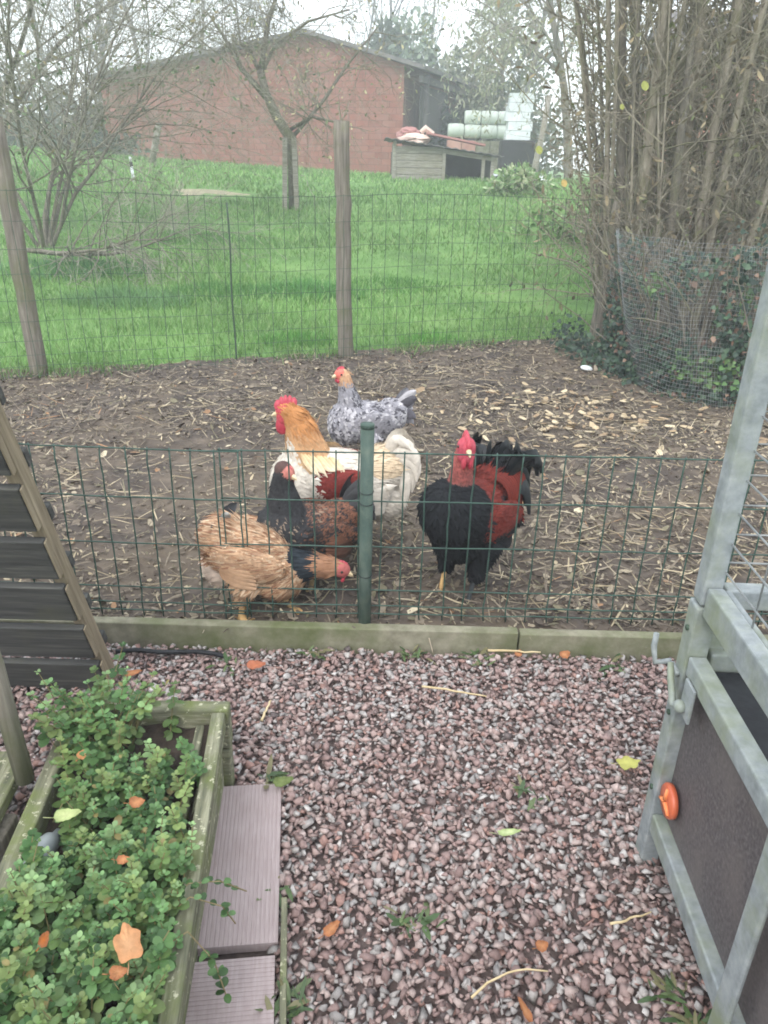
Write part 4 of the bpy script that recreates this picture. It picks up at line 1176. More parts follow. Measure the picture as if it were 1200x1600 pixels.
# ---------------------------------------------------------------- stored things beside the barn
def build_store():
    base = empty('low_block_wall', (3.0, 30.0, 0.4), label='low grey block wall carrying the wrapped rolls', cat='wall')
    for r in range(4):
        for k in range(5):
            MB().box((-1.0 + k * 0.5 + (0.12 if r % 2 else 0), 0, 0.2 + r * 0.40), (0.485, 0.5, 0.385)).build('block', M['concrete' if k > 1 else 'pink_brick'], base, bevel=0.01)
    labels = iter(['upper wrapped roll at the left end of the stack', 'upper wrapped roll in the middle of the stack', 'upper wrapped roll at the right end of the stack', 'lower wrapped roll sticking out leftmost', 'lower wrapped roll second from the left', 'lower wrapped roll third from the left', 'lower wrapped roll rightmost'])
    for (x, z) in ((2.72, 2.72), (3.30, 2.72), (3.87, 2.72), (2.15, 2.30), (2.73, 2.28), (3.30, 2.28), (3.87, 2.28)):
        m = MB()
        P = [(-0.28, 0, 0), (-0.275, 0, 0), (-0.24, 0, 0), (0, 0, 0), (0.24, 0, 0), (0.275, 0, 0), (0.28, 0, 0)]
        m.tube(P, [0.02, 0.19, 0.215, 0.225, 0.215, 0.19, 0.02], 18)
        o = m.build('wrapped_roll', M['wrap'], smooth=True, label='pale green ' + next(labels), cat='roll', group='wrapped rolls by the barn')
        o.location = (x, 30.0 - (0.1 if z < 2.5 else 0), z)
    for k in range(5):
        m = MB()
        m.box((0, 0, 0), (0.78, 0.55, 0.03))
        for sx in (-1, 1): m.box((sx * 0.375, 0, 0.13), (0.03, 0.55, 0.23)); m.box((0, sx * 0.26, 0.13), (0.72, 0.03, 0.23))
        o = m.build('plastic_crate', M['white_plastic'], label=('bottom', 'second lowest', 'middle', 'second highest', 'top')[k] + ' white crate of the tall stack behind the meadow', cat='crate', group='white crates')
        o.location = (4.02 + 0.05 * math.sin(k * 2.1), 28.0, 2.02 + k * 0.27); o.rotation_euler = (0, 0, 0.1 * math.sin(k * 3))
    m = MB(); m.box((0, 0, 0.74), (1.1, 0.7, 1.5)); o = m.build('dark_chest', M['dark_inside'], bevel=0.06, label='dark chest under the stack of white crates', cat='chest'); o.location = (4.05, 28.0, 0.5)
    m = MB(); n = 10
    V = [(i * 0.16 - 0.8, j * 0.25 - 1.2, 0.06 * math.sin(i * 1.3) * math.cos(j)) for i in range(n) for j in range(n)]
    V += [(x, y, z - 0.03) for x, y, z in V]
    F = [(i * n + j, (i + 1) * n + j, (i + 1) * n + j + 1, i * n + j + 1) for i in range(n - 1) for j in range(n - 1)]
    F += [tuple(reversed([q + n * n for q in f])) for f in F]
    o = m.add(V, F).build('white_sheet', M['white_plastic'], smooth=True, label='white plastic sheet spread on the grass right of the shed', cat='sheet'); o.location = (3.5, 23.6, float(ter(3.5, 23.6)) + 0.10)
    m = MB(); m.tube([(0, 0, -0.1), (0.03, 0, 0.55), (0.13, 0.05, 1.2), (0.2, 0.1, 2.0)], [0.09, 0.08, 0.075, 0.06], 8)
    o = m.build('leaning_log', M['grey_wood'], smooth=True, label='grey log leaning up right of the shed', cat='log'); o.location = (3.45, 20.6, float(ter(3.45, 20.6)))
    m = MB(); m.tube([(0, 0, -0.05), (0.16, 0, 0.5), (0.30, 0, 0.95)], [0.085, 0.085, 0.08], 8); o = m.build('leaning_plank', M['grey_wood'], smooth=True, label='pale grey pole leaning before the left end of the barn', cat='pole')
    o.location = (-6.3, 21.9, float(ter(-6.3, 21.9)))
    st = empty('marker_stake', (-5.31, 17.1, float(ter(-5.31, 17.1))), label='small white marker stake with a black band in the meadow', cat='stake')
    MB().tube([(0, 0, -0.05), (-0.015, 0, 0.3)], 0.03, 8).build('shaft', M['white_plastic'], st, True); MB().tube([(-0.015, 0, 0.3), (-0.02, 0, 0.38)], 0.034, 8).build('band', M['black'], st, True); MB().tube([(-0.02, 0, 0.38), (-0.028, 0, 0.48)], 0.026, 8).build('tip', M['white_plastic'], st, True)
    w = empty('boundary_wall', (-17, 44, 0.6), label='pale boundary wall far left beyond the bare shrub', cat='wall')
    MB().box((0, 0, 1.05), (16, 0.4, 2.1)).build('wall_face', M['pale_wall'], w)
    MB().box((0, 0, 2.14), (16.2, 0.5, 0.08)).build('coping', M['concrete'], w)
    h = empty('outbuilding', (5.1, 13.5, 0.4), 0.0, label='pinkish brick outbuilding half hidden behind the hazel stems', cat='building')
    MB().box((0.9, 1.5, 1.2), (2.9, 3.0, 2.5)).build('wall', M['pink_brick'], h)
    MB().box((0.5, -0.015, 0.95), (0.8, 0.03, 1.9)).build('door', M['grey_wood'], h)
    MB().add([(-0.75, -0.2, 2.4), (2.5, -0.2, 2.4), (2.5, 3.2, 2.4), (-0.75, 3.2, 2.4), (-0.75, 1.5, 3.3), (2.5, 1.5, 3.3)], [(0, 1, 5, 4), (2, 3, 4, 5), (3, 0, 4), (1, 2, 5), (3, 2, 1, 0)]).build('roof', M['roof'], h)
build_store()

# ================================================================ trees
def grow(R, p, d, L, r, lev, spec, out):
    """spec: one dict per level; out: one list of (points, radii) per level"""
    sp = spec[lev]
    n = sp.get('seg', 5)
    pts, rr = [np.array(p, float)], [r]
    d = np.array(d, float); d /= np.linalg.norm(d)
    for i in range(n):
        d = d + np.array([R.gauss(0, 1), R.gauss(0, 1), R.gauss(0, 1)]) * sp.get('wob', 0.12) + np.array((0, 0, sp.get('up', 0.0)))
        d /= np.linalg.norm(d)
        pts.append(pts[-1] + d * L / n)
        rr.append(r * (1 - (i + 1) / n * sp.get('taper', 0.75)))
    pts = np.array(pts)
    out[lev].append((pts, np.array(rr)))
    if lev + 1 >= len(spec): return
    k = sp['kids'] if isinstance(sp['kids'], int) else R.randint(*sp['kids'])
    for q in range(k):
        t = R.uniform(*sp.get('at', (0.3, 1.0))) * n
        i = min(int(t), n - 1)
        c = pts[i] + (pts[i + 1] - pts[i]) * (t - i)
        ax = pts[i + 1] - pts[i]; ax /= np.linalg.norm(ax)
        s = np.array([R.gauss(0, 1), R.gauss(0, 1), R.gauss(0, 1)]); s -= ax * (s @ ax); s /= np.linalg.norm(s) + 1e-9
        a = R.uniform(*sp.get('ang', (0.4, 1.0)))
        grow(R, c, ax * math.cos(a) + s * math.sin(a), L * R.uniform(*sp.get('len', (0.4, 0.7))), max(rr[i] * sp.get('rad', 0.6), spec[lev + 1].get('minr', 0.001)), lev + 1, spec, out)

def fast_tubes(polys, k=3):
    """merge many polylines to one array mesh"""
    parts = []
    for pts, rr in polys:
        n = len(pts)
        t = np.gradient(pts, axis=0); t /= np.linalg.norm(t, axis=1)[:, None] + 1e-9
        ref = np.array([0.31, 0.22, 0.92]) if abs(t[0][2]) < 0.85 else np.array([0.95, 0.3, 0])
        u = np.cross(t, ref); u /= np.linalg.norm(u, axis=1)[:, None] + 1e-9
        w = np.cross(t, u)
        a = np.arange(k) * 2 * PI / k
        V = (pts[:, None, :] + rr[:, None, None] * (np.cos(a)[None, :, None] * u[:, None, :] + np.sin(a)[None, :, None] * w[:, None, :])).reshape(-1, 3)
        i, j = np.meshgrid(np.arange(n - 1), np.arange(k), indexing='ij')
        F = np.stack([i * k + j, i * k + (j + 1) % k, (i + 1) * k + (j + 1) % k, (i + 1) * k + j], -1).reshape(-1, 4)
        parts.append((V, F, np.zeros((len(V), 3))))
    return merge(parts)

def tree(name, label, cat, base, spec, L, r, seed, mat='bark', twmat='twig', d0=(0, 0, 1), leaves=None, group=None, stems=1, spread=0.0, solid=2):
    R = random.Random(seed)
    root = empty(name, base, 0, label, cat, group)
    out = [[] for _ in spec]
    for s in range(stems):
        a = R.uniform(0, 6.28)
        dd = np.array(d0, float) + np.array((math.cos(a), math.sin(a), 0)) * spread * R.uniform(0.3, 1)
        p = np.array((math.cos(a), math.sin(a), 0)) * (r * 1.5 * (stems > 1)) + (0, 0, -0.08)
        grow(R, p, dd, L * R.uniform(0.85, 1.1), r, 0, spec, out)
    V, F, C = fast_tubes(out[0], 8)
    link('trunk', np_mesh('trunk', V, F, None, M[mat], True), root)
    mid = sum(out[1:solid], [])
    if mid:
        V, F, C = fast_tubes(mid, 5); link('branches', np_mesh('branches', V, F, None, M[mat], True), root)
    tw = sum(out[max(1, solid):], [])
    if tw:
        V, F, C = fast_tubes(tw, 3); tag(link('twigs', np_mesh('twigs', V, F, None, M[twmat]), root), kind='stuff')
    if leaves:
        rng = np.random.default_rng(seed)
        ends = out[-1]
        n = leaves['n']
        idx = rng.integers(0, len(ends), n)
        P = np.array([ends[i][0][min(len(ends[i][0]) - 1, int(rng.random() * len(ends[i][0])))] for i in idx]) + rng.normal(0, leaves.get('jit', 0.03), (n, 3))
        pal = np.array([lin(*c) for c in leaves['cols']])
        D = rand_dirs(rng, n); D[:, 2] -= leaves.get('droop', 0.3)
        s = leaves['size'] * rng.uniform(0.6, 1.3, n)
        V, F, C = cards(P, D, rand_dirs(rng, n), s, s * leaves.get('asp', 0.55), pal[rng.integers(0, len(pal), n)] * rng.uniform(0.8, 1.2, (n, 1)), curl=rng.normal(0, 0.25, n))
        tag(link('leaves', np_mesh('leaves', V, F, C, M['dryleaf']), root), kind='stuff')
    return root

# apple tree with its two stakes
def build_apple():
    x, y = -1.82, 15.1
    z = float(ter(x, y))
    spec = [dict(seg=6, wob=0.10, taper=0.35, kids=0), ]
    R = random.Random(14)
    root = empty('apple_tree', (x, y, z), 0, 'bare apple tree between two stakes in the meadow', 'tree')
    # trunk leans left and forks
    P = np.array([(0.02, 0, -0.1), (0.02, 0, 0.9), (0.0, 0, 1.15), (-0.22, 0, 1.45), (-0.42, 0, 1.85), (-0.50, 0.0, 2.2)])
    MB().tube(P, [0.10, 0.095, 0.10, 0.085, 0.075, 0.065], 9).build('trunk', M['bark'], root, True)
    limbs = [[(-0.50, 0, 2.15), (-0.42, 0, 2.5), (-0.33, 0.05, 2.95), (-0.12, 0, 3.4), (0.02, 0.0, 3.9), (0.12, 0, 4.6)], [(-0.48, 0, 2.1), (-0.68, 0.1, 2.5), (-0.95, 0.2, 2.62), (-1.2, 0.2, 2.5)], [(-0.38, 0, 1.75), (-0.8, -0.1, 2.2), (-1.05, -0.2, 2.65), (-1.3, -0.3, 3.0)], [(0.0, 0.0, 3.7), (0.35, 0, 4.1), (0.7, 0.1, 4.8), (0.85, 0.1, 5.4)], [(-0.1, 0.0, 3.4), (-0.4, 0.1, 4.2), (-0.55, 0.1, 5.2)], [(0.1, 0, 4.3), (0.3, 0.1, 5.0), (0.35, 0, 5.8)],
             [(0.05, 0.0, 1.2), (0.55, 0.15, 1.75), (1.0, 0.2, 2.35), (1.5, 0.2, 2.9)], [(0.0, 0, 1.3), (0.4, -0.3, 1.5), (0.9, -0.4, 1.4)], [(-0.5, 0, 2.1), (-0.3, 0.4, 2.6), (0.3, 0.5, 3.0), (1.0, 0.6, 3.2)]]
    out = [[], [], [], []]
    sp = [dict(kids=0), dict(seg=5, wob=0.22, up=-0.02, kids=(4, 6), at=(0.15, 1), ang=(0.4, 1.1), len=(0.4, 0.75), rad=0.6, minr=0.006), dict(seg=4, wob=0.25, up=-0.05, kids=(4, 6), at=(0.1, 1), ang=(0.4, 1.2), len=(0.4, 0.8), rad=0.6, minr=0.0042), dict(seg=4, wob=0.28, up=-0.06, kids=0, minr=0.0035)]
    lb = MB()
    for k, l in enumerate(limbs):
        l = np.array(l, float)
        rad = np.linspace(0.058 if k in (0, 2) else 0.036, 0.014, len(l))
        lb.tube(l, rad, 7)
        for q in range(13):
            t = R.uniform(0.25, 1) * (len(l) - 1); i = min(int(t), len(l) - 2)
            c = l[i] + (l[i + 1] - l[i]) * (t - i)
            dd = np.array((R.gauss(0, 1), R.gauss(0, 0.8), R.gauss(0.15, 0.8)))
            grow(R, c, dd, R.uniform(0.7, 1.25), 0.012, 1, sp, out)
    lb.build('branches', M['bark'], root, True)
    V, F, C = fast_tubes(out[1] + out[2] + out[3], 3)
    tag(link('twigs', np_mesh('twigs', V, F, None, M['twig']), root), kind='stuff')
    rng = np.random.default_rng(4)
    ends = out[3]; n = 1100
    idx = rng.integers(0, len(ends), n)
    Pl = np.array([ends[i][0][rng.integers(0, len(ends[i][0]))] for i in idx])
    pal = np.array([lin(148, 142, 112), lin(176, 168, 128), lin(120, 118, 96), lin(196, 188, 150)])
    s = rng.uniform(0.04, 0.09, n)
    V, F, C = cards(Pl, rand_dirs(rng, n) - (0, 0, 0.4), rand_dirs(rng, n), s, s * 0.5, pal[rng.integers(0, 4, n)], curl=0.2)
    tag(link('leaves', np_mesh('leaves', V, F, C, M['dryleaf']), root), kind='stuff')
    for k, (dx, tilt) in enumerate(((-0.10, 0.03), (0.12, -0.02))):
        o = MB().box((0, 0, 0.6), (0.085, 0.05, 1.25)).build('tree_stake', M['grey_wood'], bevel=0.006, label=('left' if k == 0 else 'right') + ' grey stake at the foot of the apple tree', cat='stake', group='stakes of the apple tree')
        o.location = (x + dx - 0.02, y - 0.2, z - 0.06); o.rotation_euler = (0, tilt, 0.0)
build_apple()

BARE = [dict(seg=8, wob=0.05, taper=0.75, kids=(12, 16), at=(0.25, 1), ang=(0.3, 0.75), len=(0.25, 0.5), rad=0.5, up=0.02), dict(seg=6, wob=0.12, up=0.06, taper=0.8, kids=(6, 8), at=(0.2, 1), ang=(0.3, 0.8), len=(0.35, 0.6), rad=0.55, minr=0.014), dict(seg=4, wob=0.16, up=0.04, kids=(3, 5), at=(0.2, 1), ang=(0.3, 0.9), len=(0.4, 0.7), rad=0.6, minr=0.009), dict(seg=3, wob=0.2, kids=0, minr=0.007)]
BL = dict(n=500, size=0.16, cols=((120, 122, 112), (138, 138, 124), (108, 110, 100)), jit=0.1)
bare = [(-18.5, 47, 10.5, 0.16, 'bare tree far left, over the pale wall'), (-15.2, 45, 11.5, 0.20, 'thick bare tree left of the barn roof, its trunk forking low'), (-12.9, 46, 11, 0.20, 'straight bare tree over the left barn eave'), (-10.6, 47, 10, 0.12, 'slim bare tree behind the left roof slope'), (-8.4, 49, 10.5, 0.11, 'slim bare tree second left of the gable peak'), (-6.6, 48, 9.5, 0.10, 'thin bare tree just left of the gable peak'), (-2.6, 50, 11.5, 0.14, 'bare tree just right of the gable peak'), (-0.3, 49, 12, 0.15, 'bare tree over the right barn roof slope'), (2.2, 52, 12, 0.13, 'bare tree beyond the right barn eave'), (-21.5, 46, 10, 0.15, 'bare tree at the far left edge')]
for i, (x, y, h, r, lab) in enumerate(bare):
    tree('bare_tree', lab, 'tree', (x, y, 0.6), BARE, h, r, 100 + i, 'far_twig', 'far_twig', (0.05 * math.sin(i * 2.1), 0, 1), BL, 'bare trees on the skyline')

# foliage masses far behind
def bush(name, label, c, r, n, size, cols, seed, cat='bush', group=None, clumps=26, mat='leaf', trunk=True, asp=0.6):
    rng = np.random.default_rng(seed)
    root = empty(name, (c[0], c[1], c[2]), 0, label, cat, group)
    q = rand_dirs(rng, clumps) * (rng.random((clumps, 1)) ** 0.4) * np.array(r) * 0.85
    q[:, 2] = np.abs(q[:, 2]) * 1.0 + 0.1 * r[2]
    k = rng.integers(0, clumps, n)
    cs = 0.30 * np.mean(r) * rng.uniform(0.6, 1.3, clumps)
    dirs = rand_dirs(rng, n)
    P = q[k] + dirs * (cs[k] * rng.random(n) ** 0.35)[:, None]
    P[:, 2] = np.maximum(P[:, 2], 0.02)
    pal = np.array([lin(*a) for a in cols])
    tone = rng.uniform(0.8, 1.2, clumps)
    C = pal[rng.integers(0, len(pal), n)] * tone[k][:, None] * rng.uniform(0.85, 1.15, (n, 1))
    s = size * rng.uniform(0.6, 1.3, n)
    V, F, CC = cards(P, dirs + rand_dirs(rng, n) * 0.8, rand_dirs(rng, n), s, s * asp, C, curl=rng.normal(0, 0.2, n))
    tag(link('crown', np_mesh('crown', V, F, CC, M[mat]), root), kind='stuff')
    if trunk:
        polys = []
        for i in range(min(clumps, 14)):
            e = q[i]; mid = e * np.array((0.4, 0.4, 0.55))
            polys.append((np.array([(e[0] * 0.1, e[1] * 0.1, -0.1), mid, e]), np.array([0.05, 0.035, 0.012]) * np.mean(r) * 0.5))
        V, F, CC = fast_tubes(polys, 5)
        link('trunk', np_mesh('trunk', V, F, None, M['bark'], True), root)
    return root
GG = ((96, 112, 92), (110, 124, 102), (84, 100, 84))
bush('evergreen_bush', 'grey green hedge crown showing over the right barn roof', (-0.6, 41, 3.0), (3.4, 2.5, 4.2), 5200, 0.3, GG, 1)
bush('evergreen_bush', 'dark evergreen bush behind the shed, right of the barn', (2.1, 33, 0.5), (1.6, 1.4, 3.3), 4200, 0.2, ((44, 62, 56), (54, 72, 62), (36, 52, 50)), 2)
bush('evergreen_bush', 'tall grey green tree behind the white crates', (4.6, 36, 0.5), (2.6, 2, 7.5), 5200, 0.24, ((106, 116, 92), (122, 130, 106), (96, 108, 88)), 3, 'tree')
bush('evergreen_bush', 'grey green bush behind the wrapped rolls', (2.9, 38, 0.5), (2.6, 2, 5.6), 4200, 0.24, ((112, 120, 98), (128, 134, 112), (96, 106, 88)), 4)
bush('hedge_bush', 'olive bush over the pale wall at the far left', (-17.5, 39, 0.8), (3.2, 2, 4.0), 4200, 0.24, ((96, 100, 78), (112, 114, 92), (82, 90, 70)), 5)
bush('hedge_bush', 'olive bush left of the barn corner', (-12.9, 37, 0.8), (2.2, 1.6, 3.4), 3600, 0.22, ((96, 100, 84), (110, 112, 96), (84, 90, 76)), 6)
bush('hedge_bush', 'low dark bush at the foot of the left barn corner', (-9.6, 28, 1.0), (1.8, 1.0, 0.9), 2600, 0.16, ((66, 84, 66), (80, 96, 76), (58, 72, 60)), 7)
bush('hedge_bush', 'low dark hedge before the pale wall', (-14.5, 33, 1.0), (3.4, 1.2, 1.05), 3600, 0.18, ((72, 88, 66), (84, 100, 76), (64, 78, 60)), 8)

WEEP = [dict(seg=8, wob=0.05, taper=0.7, kids=16, at=(0.35, 1), ang=(0.3, 0.8), len=(0.3, 0.5), rad=0.5), dict(seg=6, wob=0.12, up=-0.05, kids=10, at=(0.3, 1), ang=(0.4, 1.1), len=(0.4, 0.7), rad=0.45, minr=0.012), dict(seg=6, wob=0.1, up=-0.28, kids=4, at=(0.2, 1), ang=(0.2, 0.6), len=(0.5, 0.9), rad=0.6, minr=0.006), dict(seg=4, wob=0.1, up=-0.25, kids=0, minr=0.005)]
tree('willow_tree', 'pale drooping willow right of the white crates', 'tree', (5.7, 27, 0.6), WEEP, 7.5, 0.16, 61, 'bark', 'twig', (-0.1, 0, 1), dict(n=5200, size=0.14, cols=((132, 138, 108), (148, 152, 124), (116, 124, 96), (160, 160, 138)), asp=0.32, droop=1.0, jit=0.12))
tree('willow_tree', 'drooping willow behind the crates, left of the other willow', 'tree', (4.9, 33, 0.6), WEEP, 8.0, 0.14, 62, 'far_twig', 'far_twig', (0.0, 0, 1), dict(n=4200, size=0.16, cols=((140, 146, 122), (152, 156, 134), (126, 134, 110)), asp=0.32, droop=1.0, jit=0.12))

# bare arching shrub at the left, behind the fence
ARCH = [dict(seg=9, wob=0.10, taper=0.8, kids=(18, 22), at=(0.2, 1), ang=(0.4, 1.1), len=(0.3, 0.6), rad=0.5, up=-0.02), dict(seg=7, wob=0.13, up=-0.03, kids=(8, 10), at=(0.15, 1), ang=(0.35, 1.0), len=(0.3, 0.6), rad=0.55, minr=0.0055), dict(seg=5, wob=0.16, up=-0.04, kids=(2, 3), at=(0.2, 1), ang=(0.3, 1.0), len=(0.4, 0.7), rad=0.6, minr=0.0035), dict(seg=3, wob=0.18, kids=0, minr=0.0028)]
LB = dict(n=1600, size=0.055, cols=((108, 124, 92), (124, 132, 104), (132, 124, 96), (96, 112, 84)), jit=0.05)
tree('arching_shrub', 'grey leafless shrub arching over the meadow at the left', 'shrub', (-4.55, 10.6, float(ter(-4.55, 10.6))), ARCH, 4.2, 0.027, 71, 'bark', 'pale_twig', (0.22, 0.0, 0.9), LB, stems=9, spread=0.75)
tree('arching_shrub', 'taller bare shrub at the left edge behind the arching one', 'shrub', (-6.6, 13.0, float(ter(-6.6, 13.0))), ARCH, 6.0, 0.045, 72, 'bark', 'pale_twig', (0.08, 0.0, 1.0), LB, stems=5, spread=0.35)
tree('fallen_branch', 'broken branches lying in the grass under the left shrub', 'branch', (-4.3, 9.3, float(ter(-4.3, 9.3)) + 0.28), ARCH, 2.2, 0.028, 73, 'bark', 'pale_twig', (1.0, -0.15, 0.02), None, stems=2, spread=0.5)
bush('bramble', 'low green bramble in the grass right of the shed', (2.75, 18.6, float(ter(2.75, 18.6))), (0.8, 0.6, 0.55), 900, 0.12, ((122, 150, 96), (146, 166, 122), (96, 128, 78), (168, 176, 140)), 12, trunk=True)
bush('bramble', 'leafy weeds left of the right fence post', (2.55, 12.6, float(ter(2.55, 12.6))), (0.9, 0.6, 0.42), 700, 0.10, ((112, 146, 86), (132, 160, 104), (92, 124, 74)), 13, trunk=True)

# ================================================================ hazel coppice at the right
def build_coppice():
    R = random.Random(33)
    cx, cy = 2.45, 6.7
    root = empty('hazel_coppice', (cx, cy, 0.0), 0, 'clump of tall tan hazel stems rising behind the ivy', 'shrub')
    # base (x,y), top (x,y) at z 3.6, radius, tan or grey
    stems = [(1.90, 6.85, 0.80, 6.8, 0.020, 1), (1.92, 6.75, 1.15, 6.5, 0.028, 1), (1.98, 6.75, 1.45, 6.7, 0.042, 0), (2.08, 6.6, 1.70, 6.4, 0.048, 1), (2.16, 6.85, 1.95, 6.9, 0.055, 1), (2.26, 6.55, 2.06, 6.4, 0.040, 0), (2.34, 6.8, 2.30, 6.9, 0.050, 1), (2.44, 6.6, 2.50, 6.5, 0.045, 1), (2.50, 6.9, 2.95, 7.2, 0.042, 0), (2.56, 6.55, 2.62, 6.3, 0.036, 1), (2.68, 6.7, 3.05, 6.7, 0.044, 0), (2.78, 6.5, 3.1, 6.2, 0.030, 1), (2.30, 7.1, 1.6, 7.8, 0.040, 0), (2.55, 7.2, 2.5, 7.9, 0.045, 0), (2.95, 6.8, 3.5, 6.9, 0.042, 0), (2.02, 6.95, 1.0, 7.4, 0.026, 0), (3.1, 6.6, 3.9, 6.6, 0.035, 0), (1.95, 6.95, 1.9, 7.3, 0.03, 0), (2.72, 7.0, 3.3, 7.8, 0.05, 0)]
    for k in range(34):
        xb = R.uniform(1.88, 3.2); r_ = R.uniform(0.007, 0.022)
        stems.append((xb, R.uniform(6.4, 7.4), xb + (xb - 2.4) * R.uniform(0.2, 1.4) + R.gauss(-0.1, 0.3), R.uniform(6.0, 8.0), r_, R.random() < 0.4))
    out = [[], [], [], []]
    sp = [None, dict(seg=6, wob=0.16, up=0.03, kids=(4, 6), at=(0.15, 1), ang=(0.3, 0.9), len=(0.35, 0.6), rad=0.55, minr=0.0035), dict(seg=4, wob=0.18, up=0.0, kids=(2, 3), at=(0.2, 1), ang=(0.3, 1.0), len=(0.4, 0.7), rad=0.6, minr=0.0022), dict(seg=3, wob=0.2, kids=0, minr=0.0018)]
    for k, (x0, y0, x1, y1, r, tan) in enumerate(stems):
        P, rr = [], []
        ph = R.uniform(0, 6.28)
        for i in range(13):
            t = i / 12
            s = t ** 1.15
            P.append((x0 + (x1 - x0) * s + 0.035 * math.sin(ph + 5 * t) - cx, y0 + (y1 - y0) * s + 0.03 * math.cos(ph + 4 * t) - cy, 0.0 + 4.2 * t))
            rr.append(r * (1.0 - 0.5 * t) * R.uniform(0.9, 1.1))
        MB().tube(P, rr, 8).build('stem', M['bark_tan' if tan else 'bark'], root, True)
        P = np.array(P)
        for q in range(11):
            t = R.uniform(0.06, 1) * 12; i = min(int(t), 11)
            c = P[i] + (P[i + 1] - P[i]) * (t - i)
            dd = np.array((R.gauss(-0.1, 0.7), R.gauss(-0.1, 0.7), R.uniform(0.1, 1.2)))
            grow(R, c, dd, R.uniform(0.5, 1.3), 0.009, 1, sp, out)
    # brushwood low on the left that reaches towards the fence
    for q in range(60):
        c = np.array((R.uniform(1.7, 2.9) - cx, R.uniform(6.4, 7.0) - cy, R.uniform(0.4, 1.1)))
        grow(R, c, (R.gauss(-0.25, 0.8), R.gauss(-0.3, 0.5), R.uniform(0.0, 0.9)), R.uniform(0.4, 0.9), 0.006, 1, sp, out)
    V, F, C = fast_tubes(out[1] + out[2] + out[3], 3)
    tag(link('twigs', np_mesh('twigs', V, F, None, M['bark_tan']), root), kind='stuff')
    rng = np.random.default_rng(6)
    ends = out[2] + out[3]; n = 3600
    idx = rng.integers(0, len(ends), n)
    P = np.array([ends[i][0][rng.integers(0, len(ends[i][0]))] for i in idx])
    pal = np.array([lin(126, 114, 92), lin(112, 104, 84), lin(128, 128, 96), lin(104, 114, 76), lin(92, 84, 70), lin(142, 130, 104)])
    s = rng.uniform(0.03, 0.08, n)
    V, F, C = cards(P, rand_dirs(rng, n) - (0, 0, 0.7), rand_dirs(rng, n), s, s * 0.36, pal[rng.integers(0, 6, n)] * rng.uniform(0.8, 1.2, (n, 1)), curl=rng.normal(0, 0.3, n))
    tag(link('leaves', np_mesh('leaves', V, F, C, M['dryleaf']), root), kind='stuff')
    # the few large yellow leaves still hanging
    for k, (x, y, z, s) in enumerate(((1.05, 6.2, 1.50, 0.06), (1.72, 6.1, 1.92, 0.065), (1.60, 6.15, 1.78, 0.04), (1.26, 6.2, 1.28, 0.055))):
        V, F, C = cards([(0, 0, 0)], [(0.3, -0.1, -1)], [(0.2, -1, 0.1)], s, s * 0.85, [lin(146, 150, 84) if k != 3 else lin(176, 152, 96)], ((0, 0.3), (0.3, 0.95), (0.65, 1), (0.9, 0.5), (1, 0)), curl=0.2, fold=0.2)
        link('yellow_leaf', np_mesh('yellow_leaf', V, F, C, M['dryleaf'], True), root, (x - cx, y - cy, z))
build_coppice()
# dense growth behind the coppice
bush('dense_shrub', 'dense dark shrub filling the gap behind the hazel stems', (4.0, 9.2, 0.2), (1.7, 1.0, 4.6), 10000, 0.075, ((104, 104, 86), (118, 114, 96), (88, 92, 76), (132, 126, 106)), 21, 'shrub', mat='dryleaf', asp=0.4)
bush('dense_shrub', 'dark green shrub at the right edge behind the hazel', (5.4, 8.2, 0.2), (1.6, 1.2, 4.6), 14000, 0.075, ((76, 90, 70), (90, 102, 80), (108, 106, 88)), 22, 'shrub', asp=0.4)
bush('dense_shrub', 'brownish shrub behind the left hazel stems', (2.95, 9.6, 0.2), (1.05, 0.8, 3.9), 9000, 0.065, ((120, 116, 98), (108, 106, 90), (132, 126, 108)), 23, 'shrub', mat='dryleaf', asp=0.4)

# ---------------------------------------------------------------- wire guard and ivy
GUARD = np.array([(1.60, 5.70), (1.585, 5.52), (1.62, 5.32), (1.70, 5.05), (1.83, 4.78), (2.05, 4.62), (2.32, 4.64), (2.65, 4.78), (3.05, 5.0), (3.5, 5.3)])
def guard_pts(n):
    t = np.linspace(0, len(GUARD) - 1, n)
    x = np.interp(t, np.arange(len(GUARD)), GUARD[:, 0]); y = np.interp(t, np.arange(len(GUARD)), GUARD[:, 1])
    for _ in range(6):
        x[1:-1] = (x[:-2] + x[1:-1] + x[2:]) / 3; y[1:-1] = (y[:-2] + y[1:-1] + y[2:]) / 3
    return x, y
def build_guard():
    R = random.Random(12)
    root = empty('wire_guard', (2.3, 5.0, 0), 0, 'fine grey wire mesh curved round the ivy at the right', 'wire mesh')
    x, y = guard_pts(132)
    x = x - 2.3; y = y - 5.0
    hz = 0.99
    wav = lambda i, z: 0.020 * math.sin(i * 0.21 + z * 7) + 0.03 * math.sin(i * 0.07 + z * 3)
    polys = []
    for i in range(132):
        P = np.array([(x[i] + wav(i, z) - 0.05 * z, y[i] + wav(i + 9, z), z) for z in np.linspace(0.02, hz, 8)])
        polys.append((P, np.full(8, 0.0008)))
    for z in np.arange(0.03, hz, 0.0245):
        P = np.array([(x[i] + wav(i, z) - 0.05 * z, y[i] + wav(i + 9, z), z + 0.006 * math.sin(i * 0.3)) for i in range(0, 132, 3)])
        polys.append((P, np.full(len(P), 0.0011)))
    V, F, C = fast_tubes(polys, 3)
    tag(link('mesh_wires', np_mesh('mesh_wires', V, F, None, M['grey_wire']), root), kind='stuff')
build_guard()
